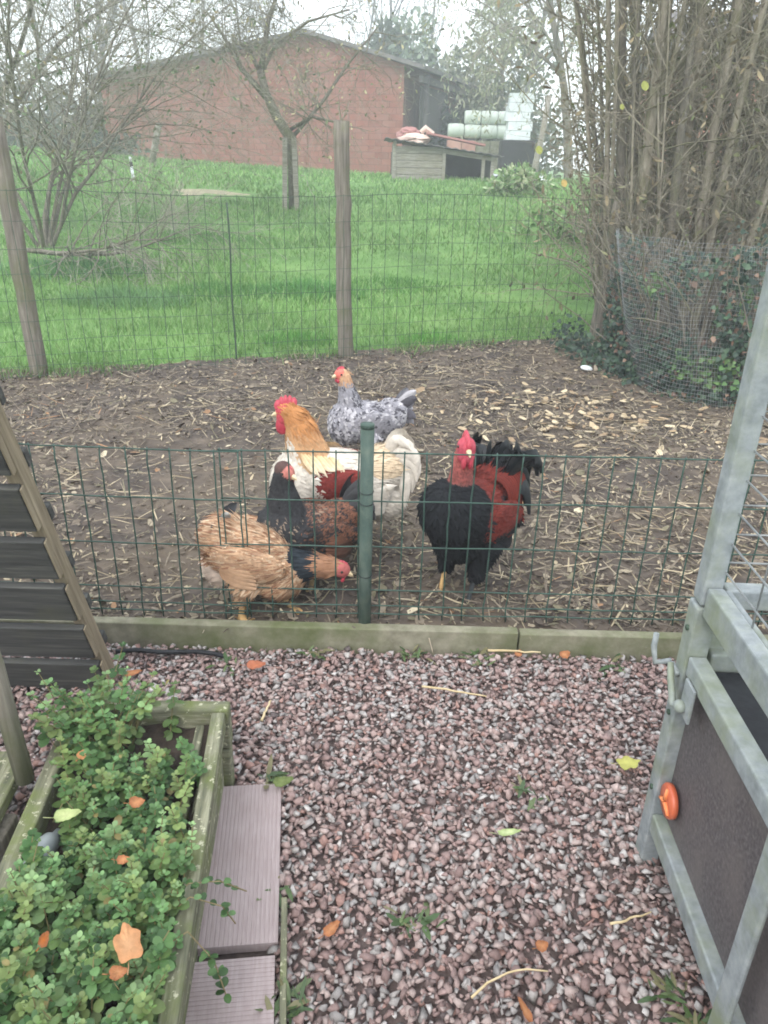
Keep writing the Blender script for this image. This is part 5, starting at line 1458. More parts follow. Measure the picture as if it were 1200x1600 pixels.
def build_ivy():
    rng = np.random.default_rng(51); R = random.Random(51)
    root = empty('ivy', (2.3, 5.2, 0), 0, 'dark green ivy climbing through the wire guard at the right', 'ivy')
    x, y = guard_pts(200)
    P = []
    C = []
    pal = np.array([lin(48, 68, 56), lin(60, 82, 66), lin(40, 58, 50), lin(74, 96, 74)])
    br = np.array([lin(84, 116, 70), lin(98, 126, 78)])
    brown = np.array([lin(122, 96, 82), lin(104, 86, 74), lin(136, 112, 94)])
    n = 0
    while n < 7600:
        i = rng.integers(0, 200); z = rng.random() ** 1.3 * 0.95
        t = i / 199
        dens = 1.25 - 1.35 * z + 0.9 * (float(vnoise(t * 9, z * 5, 1.4, 3)) - 0.5)
        if t > 0.52 and z > 0.6: dens += 0.35
        if 0.25 < t < 0.5 and 0.25 < z < 0.6: dens -= 0.4
        if rng.random() > dens: continue
        inn = abs(rng.normal(0, 0.13)) - 0.02
        P.append((x[i] + (0.7 * inn if t < 0.55 else 0.1 * inn) - 0.05 * z - 2.3, y[i] + (0.25 * inn if t < 0.4 else 0.9 * inn) - 5.2, z + 0.03))
        c = pal[rng.integers(0, 4)]
        if (0.42 < t < 0.60 and 0.12 < z < 0.32 and rng.random() < 0.6) or (0.28 < t < 0.36 and 0.62 < z < 0.74): c = br[rng.integers(0, 2)]
        elif rng.random() < 0.12: c = brown[rng.integers(0, 3)]
        C.append(c * rng.uniform(0.8, 1.2)); n += 1
    # ivy spilling on the soil at the left foot and mound over the fence foot
    for q in range(900):
        a = rng.random()
        px, py = 1.40 + 0.5 * a + rng.normal(0, 0.09), 6.25 - 1.35 * a + rng.normal(0, 0.10)
        P.append((px - 2.3, py - 5.2, 0.05 + abs(rng.normal(0, 0.10)) * (1.2 - a))); C.append(pal[rng.integers(0, 4)] * rng.uniform(0.8, 1.2))
    for q in range(900):      # top right tufts
        P.append((rng.normal(2.75, 0.22) - 2.3, rng.normal(5.1, 0.15) - 5.2, rng.normal(0.95, 0.09))); C.append(pal[rng.integers(0, 3)] * rng.uniform(0.8, 1.2))
    P, C = np.array(P), np.array(C)
    n = len(P)
    D = np.stack([rng.normal(-0.2, 0.6, n), rng.normal(-0.4, 0.5, n), rng.normal(-0.6, 0.4, n)], 1)
    N = np.stack([rng.normal(-0.3, 0.4, n), rng.normal(-0.9, 0.3, n), rng.normal(0.6, 0.4, n)], 1)
    s = rng.uniform(0.020, 0.043, n)
    V, F, CC = cards(P, D, N, s, s * 0.95, C, ((0, 0.5), (0.25, 1.0), (0.6, 0.62), (1, 0)), curl=rng.normal(0, 0.2, n), fold=0.18)
    tag(link('leaves', np_mesh('leaves', V, F, CC, M['leaf']), root), kind='stuff')
    polys = []
    for q in range(150):
        i = rng.integers(10, 190)
        a = rng.uniform(0.03, 0.5)
        p0 = np.array((x[i] + a * 0.6 - 2.3, y[i] + a - 5.2, rng.uniform(0, 0.3)))
        out = [[], []]
        pts = [p0]
        d = np.array((rng.normal(0, 0.25), rng.normal(0, 0.2), 1.0))
        for k in range(6):
            d = d + rng.normal(0, 0.18, 3); d /= np.linalg.norm(d); pts.append(pts[-1] + d * rng.uniform(0.1, 0.2))
        polys.append((np.array(pts), np.linspace(rng.uniform(0.004, 0.011), 0.003, 7)))
    V, F, CC = fast_tubes(polys, 4)
    tag(link('stems', np_mesh('stems', V, F, None, M['bark']), root), kind='stuff')
build_ivy()

# ================================================================ chickens
class Bird:
    """body primitives (local: +x forward, +z up) fused to one surface, then covered with feathers"""
    def __init__(s, name, label, loc, rz, seed, scale=1.0):
        s.root = empty(name, loc, rz, label, 'rooster' if 'rooster' in name else 'hen')
        s.root.scale = (scale,) * 3
        s.prims = []
        s.seed = seed
    def ell(s, c, r, pitch=0.0, yaw=0.0, flow=(-1, 0, -0.25), cls='body', roll=0.0):
        s.prims.append(dict(kind='e', c=np.array(c, float), r=np.array(r, float), M=np.array(Euler((roll, -pitch, yaw)).to_matrix()), flow=np.array(flow, float), cls=cls))
    def cap(s, a, b, ra, rb, flow=None, cls='body', n=None):
        a, b = np.array(a, float), np.array(b, float)
        if flow is None: flow = a - b
        s.prims.append(dict(kind='c', a=a, b=b, ra=ra, rb=rb, flow=np.array(flow, float), cls=cls))
    def legs(s, hips, knees, feet, toe_dir=0.0, shank=0.0085):
        for h, k, f in zip(hips, knees, feet):
            s.cap(h, k, 0.062, 0.026, flow=(-0.25, 0, -1), cls='thigh')
            s.cap(k, (f[0] - 0.004, f[1], f[2] + 0.012), shank * 1.15, shank, cls='leg')
            for da, L in ((-0.5, 0.062), (0.0, 0.076), (0.5, 0.062), (PI, 0.034)):
                an = toe_dir + da
                e = (f[0] + L * math.cos(an), f[1] + L * math.sin(an), f[2] + 0.004)
                mid = (f[0] + 0.55 * L * math.cos(an), f[1] + 0.55 * L * math.sin(an), f[2] + 0.009)
                s.cap((f[0] - 0.004, f[1], f[2] + 0.012), mid, shank * 0.95, 0.0068, cls='leg'); s.cap(mid, e, 0.0068, 0.0035, cls='leg')
    def dist(s, P):
        """signed-ish distance of points to each primitive"""
        out = []
        for p in s.prims:
            if p['kind'] == 'e':
                q = (P - p['c']) @ p['M'] / p['r']
                l = np.linalg.norm(q, axis=1)
                out.append((l - 1) * p['r'].min())
            else:
                ab = p['b'] - p['a']
                t = np.clip(((P - p['a']) @ ab) / (ab @ ab), 0, 1)
                out.append(np.linalg.norm(P - p['a'] - t[:, None] * ab, axis=1) - (p['ra'] + (p['rb'] - p['ra']) * t))
        return np.stack(out, 1)
    def fuse(s, colfn, voxel=0.0052):
        mb = MB()
        for p in s.prims:
            if p['kind'] == 'e':
                t = MB(); t.ellipsoid((0, 0, 0), tuple(p['r']), seg=20, ring=14)
                mb.add(t.v[0] @ p['M'].T + p['c'], t.f)
            else:
                ab = p['b'] - p['a']; L = np.linalg.norm(ab); d = ab / L
                ts, rs = [], []
                for a in np.linspace(-PI / 2, 0, 5)[:-1]: ts.append(p['ra'] * math.sin(a) / L); rs.append(max(1e-4, p['ra'] * math.cos(a)))
                for a in np.linspace(0, 1, 4): ts.append(a); rs.append(p['ra'] + (p['rb'] - p['ra']) * a)
                for a in np.linspace(0, PI / 2, 5)[1:]: ts.append(1 + p['rb'] * math.sin(a) / L); rs.append(max(1e-4, p['rb'] * math.cos(a)))
                mb.tube(p['a'] + np.array(ts)[:, None] * ab, rs, 12)
        o = link('raw', mb.mesh('raw', M['birdbody']))
        r = o.modifiers.new('r', 'REMESH'); r.mode = 'VOXEL'; r.voxel_size = voxel; r.use_smooth_shade = True
        sm = o.modifiers.new('s', 'SMOOTH'); sm.factor = 0.5; sm.iterations = 5
        dg = bpy.context.evaluated_depsgraph_get()
        me = bpy.data.meshes.new_from_object(o.evaluated_get(dg))
        bpy.data.objects.remove(o)
        me.name = 'body'
        n = len(me.vertices)
        V = np.empty(n * 3); me.vertices.foreach_get('co', V); V = V.reshape(-1, 3)
        D = s.dist(V)
        k = D.argmin(1)
        cls = np.array([p['cls'] for p in s.prims])[k]
        for a in list(me.color_attributes): me.color_attributes.remove(a)
        ca = me.color_attributes.new('Col', 'FLOAT_COLOR', 'POINT')
        C = colfn(V, cls, np.random.default_rng(s.seed), True)
        ca.data.foreach_set('color', np.concatenate([C, np.ones((n, 1))], 1).astype(np.float32).ravel())
        me.polygons.foreach_set('use_smooth', np.ones(len(me.polygons), bool))
        me.materials.clear(); me.materials.append(M['birdbody'])
        link('body', me, s.root)
        s.me, s.V = me, V
    def plumage(s, colfn, dens, shape, mat='feather', tipfn=None):
        """shape(cls) -> (length, width, lift) or None for bare skin"""
        rng = np.random.default_rng(s.seed + 1)
        me = s.me
        me.calc_loop_triangles()
        m = len(me.loop_triangles)
        T = np.empty(m * 3, np.int32); me.loop_triangles.foreach_get('vertices', T); T = T.reshape(-1, 3)
        A, B, Cc = s.V[T[:, 0]], s.V[T[:, 1]], s.V[T[:, 2]]
        nr = np.cross(B - A, Cc - A); ar = np.linalg.norm(nr, axis=1) / 2; nr /= (2 * ar)[:, None] + 1e-12
        n = int(ar.sum() * dens)
        f = rng.choice(m, n, p=ar / ar.sum())
        u, v = rng.random(n), rng.random(n); fl = u + v > 1; u[fl], v[fl] = 1 - u[fl], 1 - v[fl]
        P = A[f] + (B[f] - A[f]) * u[:, None] + (Cc[f] - A[f]) * v[:, None]
        N = nr[f]
        D = s.dist(P)
        W = np.exp(-np.maximum(D - D.min(1)[:, None], 0) / 0.02)
        FL = np.array([p['flow'] / (np.linalg.norm(p['flow']) + 1e-9) for p in s.prims])
        flow = W @ FL
        flow -= N * (flow * N).sum(1)[:, None]
        flow /= np.linalg.norm(flow, axis=1)[:, None] + 1e-9
        flow += rng.normal(0, 0.10, flow.shape)
        cls = np.array([p['cls'] for p in s.prims])[D.argmin(1)]
        C = colfn(P, cls, rng, False)
        tip = C if tipfn is None else tipfn(P, cls, rng, C)
        parts = []
        for c in set(cls.tolist()):
            sh = shape(c)
            if sh is None: continue
            L, Wd, lift, prof = sh
            k = cls == c
            q = k.sum()
            l = L * rng.uniform(0.75, 1.25, q)
            d = flow[k] * math.cos(lift) + N[k] * math.sin(lift)
            parts.append(cards(P[k] - N[k] * 0.002 - flow[k] * (0.35 * l)[:, None], d, N[k], l, Wd * rng.uniform(0.8, 1.2, q), C[k] * rng.uniform(0.90, 1.10, (q, 1)), prof, curl=rng.normal(-0.16, 0.06, q), fold=0.0, tipcol=tip[k] * rng.uniform(0.9, 1.1, (q, 1))))
        V, F, CC = merge(parts)
        tag(link('plumage', np_mesh('plumage', V, F, CC, M[mat], True), s.root), kind='stuff')
    def long_feather(s, P, w, col, name='tail_feather', mat='feather', nrm=(0, 1, 0), tipcol=None, prof=None, parent=None):
        """curved broad feather along points P with a raised shaft"""
        P = np.array(P, float)
        # resample smooth
        t = np.linspace(0, 1, len(P)); tt = np.linspace(0, 1, 13)
        co = [np.polyfit(t, P[:, i], min(3, len(P) - 1)) for i in range(3)]
        Q = np.stack([np.polyval(c, tt) for c in co], 1)
        tg = np.gradient(Q, axis=0); tg /= np.linalg.norm(tg, axis=1)[:, None]
        nn = np.array(nrm, float)
        S = np.cross(tg, nn); S /= np.linalg.norm(S, axis=1)[:, None] + 1e-9
        NN = np.cross(S, tg)
        pr = np.array([0.35, 0.6, 0.8, 0.92, 1, 1, 1, 0.98, 0.94, 0.86, 0.72, 0.5, 0.12]) if prof is None else np.interp(tt, np.linspace(0, 1, len(prof)), prof)
        V, C = [], []
        col = np.array(col, float); tc = col if tipcol is None else np.array(tipcol, float)
        for i in range(13):
            c = col * (1 - tt[i]) + tc * tt[i]
            for q, h in ((-1, -0.10), (-0.5, 0.01), (0, 0.05), (0.5, 0.01), (1, -0.10)):
                V.append(Q[i] + S[i] * q * 0.5 * w * pr[i] + NN[i] * h * w); C.append(c * (0.9 if q == 0 else 1.0))
        F = [(i * 5 + j, i * 5 + j + 1, (i + 1) * 5 + j + 1, (i + 1) * 5 + j) for i in range(12) for j in range(4)]
        return MB().add(V, F, np.array(C)).build(name, M[mat], parent or s.root, True)
    def comb(s, base, tip, h, teeth=5, th=0.007, up=(0, 0, 1), name='comb', droop=0.0):
        base, tip, up = np.array(base, float), np.array(tip, float), np.array(up, float)
        ax = tip - base; L = np.linalg.norm(ax); ax /= L
        side = np.cross(ax, up); side /= np.linalg.norm(side)
        n = teeth * 6
        low, top = [], []
        for i in range(n + 1):
            t = i / n
            env = math.sin(PI * min(1, max(0, 0.08 + 0.9 * t))) ** 0.5
            saw = 0.74 + 0.26 * abs(math.sin(PI * teeth * t)) ** 0.7
            low.append(base + ax * L * t - up * 0.006); top.append(base + ax * L * (t * 1.1 - 0.05) + up * h * env * saw)
        V, F = [], []
        for sg, k in ((-1, 0), (1, 1)):
            for i in range(n + 1):
                V += [low[i] + side * sg * th, (low[i] + top[i]) / 2 + side * sg * th * 0.8, top[i] + side * sg * th * 0.25]
        m = (n + 1) * 3
        for i in range(n):
            a = i * 3
            for j in (0, 1):
                F.append((a + j, a + j + 1, a + j + 4, a + j + 3)); F.append((m + a + j, m + a + j + 3, m + a + j + 4, m + a + j + 1))
            F.append((a + 2, m + a + 2, m + a + 5, a + 5))
        F.append((0, m, m + 1, 1)); F.append((1, m + 1, m + 2, 2)); e = n * 3
        F.append((e, e + 1, m + e + 1, m + e)); F.append((e + 1, e + 2, m + e + 2, m + e + 1))
        MB().add(V, F).build(name, M['comb'], s.root, True)
    def face(s, h, f, beak_len=0.026, beak_r=0.0085, eye_r=0.0048, wattle=0.0, ear=True, head_r=0.03, beakmat='beak', up=(0, 0, 1)):
        """h: head centre, f: facing unit vector"""
        h, f = np.array(h, float), np.array(f, float); f /= np.linalg.norm(f)
        up = np.array(up, float)
        sd = np.cross(up, f); sd /= np.linalg.norm(sd); up = np.cross(f, sd)
        b0 = h + f * head_r * 0.95
        MB().tube([b0 - f * 0.008, b0 + f * 0.004, b0 + f * beak_len * 0.6 - up * 0.002, b0 + f * beak_len - up * 0.008], [beak_r, beak_r * 0.95, beak_r * 0.62, beak_r * 0.1], 10).build('upper_beak', M[beakmat], s.root, True)
        MB().tube([b0 - f * 0.008 - up * 0.005, b0 + f * 0.004 - up * 0.006, b0 + f * beak_len * 0.7 - up * 0.009], [beak_r * 0.8, beak_r * 0.7, beak_r * 0.15], 10).build('lower_beak', M[beakmat], s.root, True)
        for sg in (-1, 1):
            MB().ellipsoid(h + f * head_r * 0.25 + sd * sg * head_r * 0.80 + up * head_r * 0.18, (eye_r,) * 3, seg=10, ring=8).build('eye', M['eye'], s.root, True)
            if wattle:
                c = h + f * head_r * 0.75 + sd * sg * 0.010 - up * (head_r * 0.65 + wattle * 0.55)
                R3 = Matrix((Vector(f), Vector(sd), Vector(up))).transposed()
                t = MB(); t.ellipsoid((0, 0, 0), (wattle * 0.52, 0.0085, wattle * 0.85), seg=14, ring=10)
                v = t.v[0]; v[:, 0] *= 1 - 0.25 * v[:, 2] / wattle
                v = v @ np.array(R3).T + c
                MB().add(v, t.f).build('wattle', M['comb'], s.root, True)

ROUND = ((0, 0.4), (0.35, 0.95), (0.7, 1.0), (0.92, 0.6), (1.0, 0.0))
POINT = ((0, 0.6), (0.35, 1.0), (0.7, 0.7), (1.0, 0.0))
def lerpc(a, b, t): return np.array(a)[None] * (1 - t[:, None]) + np.array(b)[None] * t[:, None]
LEGC = lin(196, 160, 110)
FACE = lin(178, 72, 80)

# ---------------------------------------------------------------- white rooster with buff neck, facing left
def white_rooster():
    b = Bird('rooster', 'large white rooster with golden neck and rust red wing patch', (-0.150, 2.61, 0.035), PI + 0.10, 1, 0.985)
    b.ell((0.02, 0, 0.285), (0.195, 0.115, 0.125), 0.16); b.ell((0.148, 0, 0.285), (0.128, 0.112, 0.135), 0.3, flow=(-0.6, 0, -0.8)); b.ell((-0.13, 0, 0.325), (0.10, 0.085, 0.095), -0.3, flow=(-1, 0, 0.1), cls='saddle')
    b.ell((-0.13, 0, 0.22), (0.10, 0.085, 0.085), 0.0, cls='fluff', flow=(-0.6, 0, -0.8))
    for sg in (-1, 1): b.ell((0.0, sg * 0.098, 0.295), (0.150, 0.030, 0.082), 0.10, flow=(-1, 0, -0.2), cls='wing', roll=-sg * 0.2)
    b.cap((0.122, 0, 0.345), (0.160, 0, 0.50), 0.096, 0.055, flow=(-0.5, 0, -1), cls='neck'); b.cap((0.160, 0, 0.50), (0.187, 0, 0.545), 0.052, 0.040, flow=(-0.6, 0, -0.9), cls='neck')
    b.ell((0.205, 0, 0.558), (0.040, 0.028, 0.032), cls='face'); b.ell((0.215, 0, 0.535), (0.028, 0.026, 0.032), cls='face')
    b.legs([(0.0, 0.065, 0.21), (-0.02, -0.065, 0.21)], [(0.005, 0.068, 0.105), (-0.02, -0.068, 0.105)], [(0.02, 0.07, 0.0), (-0.015, -0.07, 0.0)])
    W1, W2 = np.array(lin(208, 200, 188)), np.array(lin(216, 204, 186))
    G1, G2 = np.array(lin(180, 126, 80)), np.array(lin(228, 192, 140))
    def col(P, cls, rng, body):
        n = len(P)
        C = np.tile(W1, (n, 1)) * rng.uniform(0.9, 1.02, (n, 1))
        t = np.clip((P[:, 2] - 0.30) / 0.22, 0, 1)
        nk = (cls == 'neck')
        C[nk] = (np.array(lin(208, 184, 150))[None] * (1 - t[:, None]) + G1[None] * t[:, None])[nk]
        front = nk & (P[:, 0] > 0.15 + 0.3 * (P[:, 2] - 0.36))
        C[front & (P[:, 2] < 0.44)] = W1
        red = (cls == 'wing') & (((P[:, 0] - 0.010) / 0.098) ** 2 + ((P[:, 2] - 0.318) / 0.082) ** 2 < rng.uniform(0.75, 1.15, n))
        C[red] = np.array(lin(118, 48, 44)) * rng.uniform(0.8, 1.15, (red.sum(), 1))
        sd = (cls == 'saddle') & (P[:, 2] > 0.33)
        C[sd] = np.array(lin(210, 190, 162))
        C[cls == 'face'] = FACE; C[cls == 'leg'] = LEGC
        return C
    b.fuse(col)
    b.plumage(col, 36000, lambda c: {'neck': (0.075, 0.007, 0.07, POINT), 'saddle': (0.075, 0.008, 0.09, POINT), 'wing': (0.045, 0.012, 0.05, POINT), 'face': None, 'leg': None, 'thigh': (0.036, 0.009, 0.2, POINT), 'fluff': (0.055, 0.010, 0.28, POINT)}.get(c, (0.042, 0.010, 0.12, POINT)))
    # hackle fringe over the shoulder, wing flights
    rng = np.random.default_rng(3)
    for sg in (-1, 1):
        for k in range(7):
            z = 0.300 - k * 0.014 + 0.006 * rng.random()
            b.long_feather([(-0.05, sg * 0.118, z), (-0.12, sg * 0.118, z - 0.004), (-0.19 + 0.008 * k, sg * 0.088, z - 0.004)], 0.034, W1 * rng.uniform(0.9, 1.0), 'wing_feather', nrm=(0, sg, 0.3))
        for k in range(9):
            x = 0.125 - 0.014 * k + 0.006 * rng.random()
            b.long_feather([(x + 0.03, sg * 0.082, 0.425 - 0.002 * k), (x + 0.0, sg * 0.112, 0.385), (x - 0.025, sg * 0.128, 0.345 + 0.03 * rng.random())], 0.019, np.array(lin(206, 176, 134)) * rng.uniform(0.9, 1.05), 'hackle_feather', nrm=(0, sg, 0.4), tipcol=lin(212, 198, 174), prof=[0.5, 1, 0.9, 0.6, 0.1])
    for k in range(13):
        a = k / 12
        sg = -1 if k % 2 else 1
        y = sg * (0.012 + 0.03 * rng.random())
        top = 0.425 + 0.040 * math.sin(PI * (0.25 + 0.6 * a)); reach = 0.185 + 0.050 * math.sin(a * PI)
        b.long_feather([(-0.13, y * 0.6, 0.355 - 0.05 * a), (-0.170 - 0.01 * a, y, 0.405 - 0.07 * a), (-reach - 0.005, y * 1.6, top - 0.16 * a), (-reach - 0.055 + 0.05 * a, y * 2.0, top - 0.030 - 0.26 * a)], 0.056, W1 * rng.uniform(0.9, 1.02), nrm=(0, sg, 0.12))
    b.comb((0.170, 0, 0.578), (0.245, 0, 0.572), 0.040, 5, 0.010)
    b.face((0.205, 0, 0.552), (1, 0.0, -0.1), 0.028, 0.0095, wattle=0.042)
    for sg in (-1, 1): MB().ellipsoid((0.182, sg * 0.030, 0.530), (0.011, 0.005, 0.018)).build('ear_lobe', M['comb'], b.root, True)
white_rooster()

# ---------------------------------------------------------------- black rooster with red back, facing the camera
def black_rooster():
    b = Bird('rooster', 'black rooster with dark red back and bare red neck by the fence', (0.283, 2.300, 0.032), -PI / 2 - 0.64, 2, 1.0)
    b.ell((0.0, 0, 0.300), (0.175, 0.118, 0.125), 0.28); b.ell((0.095, 0, 0.345), (0.115, 0.120, 0.110), 0.5, flow=(-0.35, 0, -0.95), cls='breast'); b.ell((0.06, 0, 0.255), (0.105, 0.092, 0.095), 0.4, flow=(-0.3, 0, -0.95), cls='breast'); b.ell((-0.13, 0, 0.325), (0.10, 0.085, 0.105), -0.2, flow=(-1, 0, -0.3), cls='saddle')
    b.ell((-0.10, 0, 0.23), (0.10, 0.09, 0.09), 0.0, cls='breast', flow=(-0.6, 0, -0.8)); b.cap((-0.14, 0, 0.36), (-0.175, 0, 0.42), 0.062, 0.036, flow=(-0.7, 0, 0.6), cls='tailbase')
    for sg in (-1, 1): b.ell((-0.02, sg * 0.105, 0.295), (0.135, 0.032, 0.085), 0.2, flow=(-1, 0, -0.35), cls='wing', roll=-sg * 0.2)
    b.cap((0.078, 0, 0.40), (0.092, 0.012, 0.50), 0.048, 0.034, flow=(-0.3, 0, -1), cls='bare'); b.cap((0.092, 0.012, 0.50), (0.098, 0.024, 0.56), 0.035, 0.030, flow=(-0.6, 0, -0.9), cls='bare')
    hf = np.array((math.cos(0.78), math.sin(0.78), -0.12))
    hc = np.array((0.112, 0.034, 0.580))
    b.ell(hc, (0.036, 0.029, 0.032), 0, 0.78, cls='face'); b.ell(hc + hf * 0.008 - (0, 0, 0.024), (0.028, 0.027, 0.030), 0, 0.78, cls='face')
    b.legs([(0.01, 0.066, 0.22), (0.0, -0.066, 0.22)], [(0.035, 0.060, 0.118), (0.03, -0.060, 0.115)], [(0.075, 0.056, 0.0), (0.070, -0.056, 0.0)], 0.25)
    K = np.array(lin(26, 28, 31))
    RD = np.array(lin(102, 42, 36))
    def col(P, cls, rng, body):
        n = len(P)
        C = np.tile(K, (n, 1)) * rng.uniform(0.7, 1.3, (n, 1))
        red = ((cls == 'saddle') & (P[:, 2] > 0.28 + 0.03 * rng.random(n))) | ((cls == 'wing') & (P[:, 0] < 0.075 + 0.02 * rng.random(n)) & (P[:, 2] > 0.265 + 0.02 * rng.random(n))) | ((cls == 'body') & (P[:, 2] > 0.37) & (P[:, 0] < 0.05))
        C[red] = RD * rng.uniform(0.7, 1.25, (red.sum(), 1))
        wp = red & (cls == 'wing') & (P[:, 2] < 0.33)
        C[wp] *= 1.15
        nk = cls == 'bare'
        t = np.clip((P[:, 2] - 0.42 - 0.02 * rng.normal(size=n)) / 0.1, 0, 1)
        C[nk] = (lerpc(lin(96, 62, 56), lin(158, 86, 82), t) * rng.uniform(0.75, 1.2, (n, 1)))[nk]
        C[cls == 'face'] = np.array(lin(168, 72, 84))
        lg = cls == 'leg'
        C[lg] = np.where(P[lg][:, 1:2] < 0, np.array(LEGC)[None], np.array(lin(58, 62, 64))[None])
        return C
    b.fuse(col)
    b.plumage(col, 36000, lambda c: {'saddle': (0.080, 0.008, 0.09, POINT), 'tailbase': (0.085, 0.022, 0.25, ROUND), 'wing': (0.045, 0.011, 0.07, POINT), 'face': None, 'bare': (0.022, 0.005, 0.16, POINT), 'leg': None, 'thigh': (0.042, 0.009, 0.24, POINT)}.get(c, (0.044, 0.010, 0.13, POINT)))
    rng = np.random.default_rng(5)
    # short ruff where the bare neck meets the breast
    for k in range(26):
        a = 2 * PI * k / 26
        c, s_ = math.cos(a), math.sin(a)
        b.long_feather([(0.08 + 0.05 * c, 0.05 * s_, 0.425), (0.078 + 0.075 * c, 0.075 * s_, 0.405), (0.07 + 0.095 * c, 0.10 * s_, 0.365)], 0.024, K * rng.uniform(0.8, 1.2), 'ruff_feather', nrm=(c, s_, 0.5), prof=[0.5, 1, 0.9, 0.6, 0.1])
    for sg in (-1, 1):
        for k in range(6):
            z = 0.285 - k * 0.013
            b.long_feather([(-0.01, sg * 0.120, z), (-0.08, sg * 0.118, z - 0.012), (-0.165 + 0.006 * k, sg * 0.086, z - 0.022)], 0.028, (K if k > 2 else RD * 0.7) * rng.uniform(0.85, 1.1), 'wing_feather', nrm=(0, sg, 0.3))
    for k in range(22):
        sg = -1 if k % 2 else 1
        x = -0.06 - 0.006 * k
        b.long_feather([(x, sg * 0.045, 0.425), (x - 0.03, sg * 0.085, 0.385), (x - 0.035, sg * (0.100 - 0.001 * k), 0.31), (x - 0.03, sg * 0.098, 0.255)], 0.015, RD * rng.uniform(0.7, 1.2), 'saddle_feather', nrm=(0, sg, 0.4), prof=[0.5, 1, 0.9, 0.6, 0.1], tipcol=np.array(lin(112, 40, 28)) * rng.uniform(0.7, 1.2))
    for k in range(26):
        a = k / 25
        sg = -1 if k % 2 else 1
        y = sg * (0.008 + 0.05 * rng.random())
        top = 0.455 + 0.05 * math.sin(PI * (0.3 + 0.55 * a)); reach = 0.175 + 0.035 * math.sin(a * PI)
        b.long_feather([(-0.13, y * 0.6, 0.35 - 0.03 * a), (-0.155, y * 1.1, 0.42 - 0.06 * a), (-reach, y * 1.9, top - 0.15 * a), (-reach - 0.045 + 0.02 * a, y * 2.3, top - 0.05 - 0.23 * a)], 0.064, K * rng.uniform(0.6, 1.2) * np.array((0.9, 1.0, 1.0)), mat='black_feather', nrm=(rng.normal(0, 0.5), sg, 0.15))
    up = np.array((0, 0, 1.0))
    b.comb(hc - hf * 0.026 + (0, 0, 0.024), hc + hf * 0.036 + (0, 0, 0.018), 0.028, 4, 0.010)
    b.face(hc, hf, 0.026, 0.009, wattle=0.030, head_r=0.033)
black_rooster()

# ---------------------------------------------------------------- grey mottled hen in the background, facing left
def grey_hen():
    b = Bird('hen', 'grey and white mottled hen standing behind the white rooster', (-0.095, 3.58, 0.035), PI + 0.35, 3, 1.0)
    b.ell((0.0, 0, 0.19), (0.165, 0.10, 0.105), 0.15); b.ell((0.09, 0, 0.20), (0.105, 0.098, 0.115), 0.4, flow=(-0.5, 0, -0.9)); b.ell((-0.12, 0, 0.215), (0.09, 0.075, 0.085), -0.4, flow=(-1, 0, 0.2))
    for sg in (-1, 1): b.ell((-0.02, sg * 0.088, 0.205), (0.12, 0.026, 0.068), 0.1, flow=(-1, 0, -0.2), cls='wing', roll=-sg * 0.2)
    b.cap((0.08, 0, 0.26), (0.105, 0, 0.37), 0.070, 0.040, flow=(-0.4, 0, -1), cls='neck'); b.cap((0.105, 0, 0.37), (0.118, 0, 0.425), 0.039, 0.032, flow=(-0.4, 0, -1), cls='neck')
    b.ell((0.130, 0, 0.437), (0.034, 0.026, 0.029), cls='face')
    b.legs([(0.0, 0.055, 0.13), (-0.02, -0.055, 0.13)], [(0.0, 0.058, 0.075), (-0.02, -0.058, 0.075)], [(0.015, 0.06, 0.0), (-0.01, -0.06, 0.0)])
    A, B, D = np.array(lin(172, 169, 173)), np.array(lin(136, 134, 140)), np.array(lin(82, 80, 86))
    def col(P, cls, rng, body):
        n = len(P)
        k = rng.random(n) + 0.55 * (vnoise(P[:, 0] * 3 + P[:, 1], P[:, 2], 22, 5) - 0.5)
        C = np.where(k[:, None] < 0.40, A, np.where(k[:, None] < 0.80, B, D))
        if body: C = np.tile(B, (n, 1))
        nk = (cls == 'neck')
        t = np.clip((P[:, 2] - 0.28) / 0.13, 0, 1)
        up = nk & (t > rng.uniform(0.75, 1.0, n))
        C[up] = np.array(lin(190, 150, 118)) * rng.uniform(0.85, 1.1, (up.sum(), 1))
        dk = nk & (P[:, 0] < 0.09) & (rng.random(n) < 0.5) & (t < 0.8)
        C[dk] = np.array(lin(74, 72, 78))
        C[cls == 'face'] = np.array(lin(204, 110, 98)); C[cls == 'leg'] = np.array(lin(170, 150, 118))
        hb = (cls == 'face') & (P[:, 0] < 0.122)
        C[hb] = np.array(lin(196, 158, 124))
        return C
    b.fuse(col)
    b.plumage(col, 26000, lambda c: {'neck': (0.034, 0.009, 0.12, POINT), 'wing': (0.036, 0.015, 0.06, ROUND), 'face': None, 'leg': None}.get(c, (0.032, 0.015, 0.16, ROUND)))
    rng = np.random.default_rng(7)
    for k in range(12):
        a = k / 11; sg = -1 if k % 2 else 1
        y = sg * (0.01 + 0.028 * rng.random())
        c = (A, B, D)[k % 3]
        b.long_feather([(-0.14, y * 0.7, 0.255 - 0.05 * a), (-0.19, y * 1.2, 0.305 - 0.10 * a), (-0.232, y * 1.8, 0.345 - 0.19 * a)], 0.050, c, nrm=(0, sg, 0.2))
    b.comb((0.116, 0, 0.462), (0.150, 0, 0.460), 0.014, 4, 0.006)
    b.face((0.132, 0, 0.436), (1, 0.15, -0.12), 0.020, 0.0075, wattle=0.012, head_r=0.030)
grey_hen()

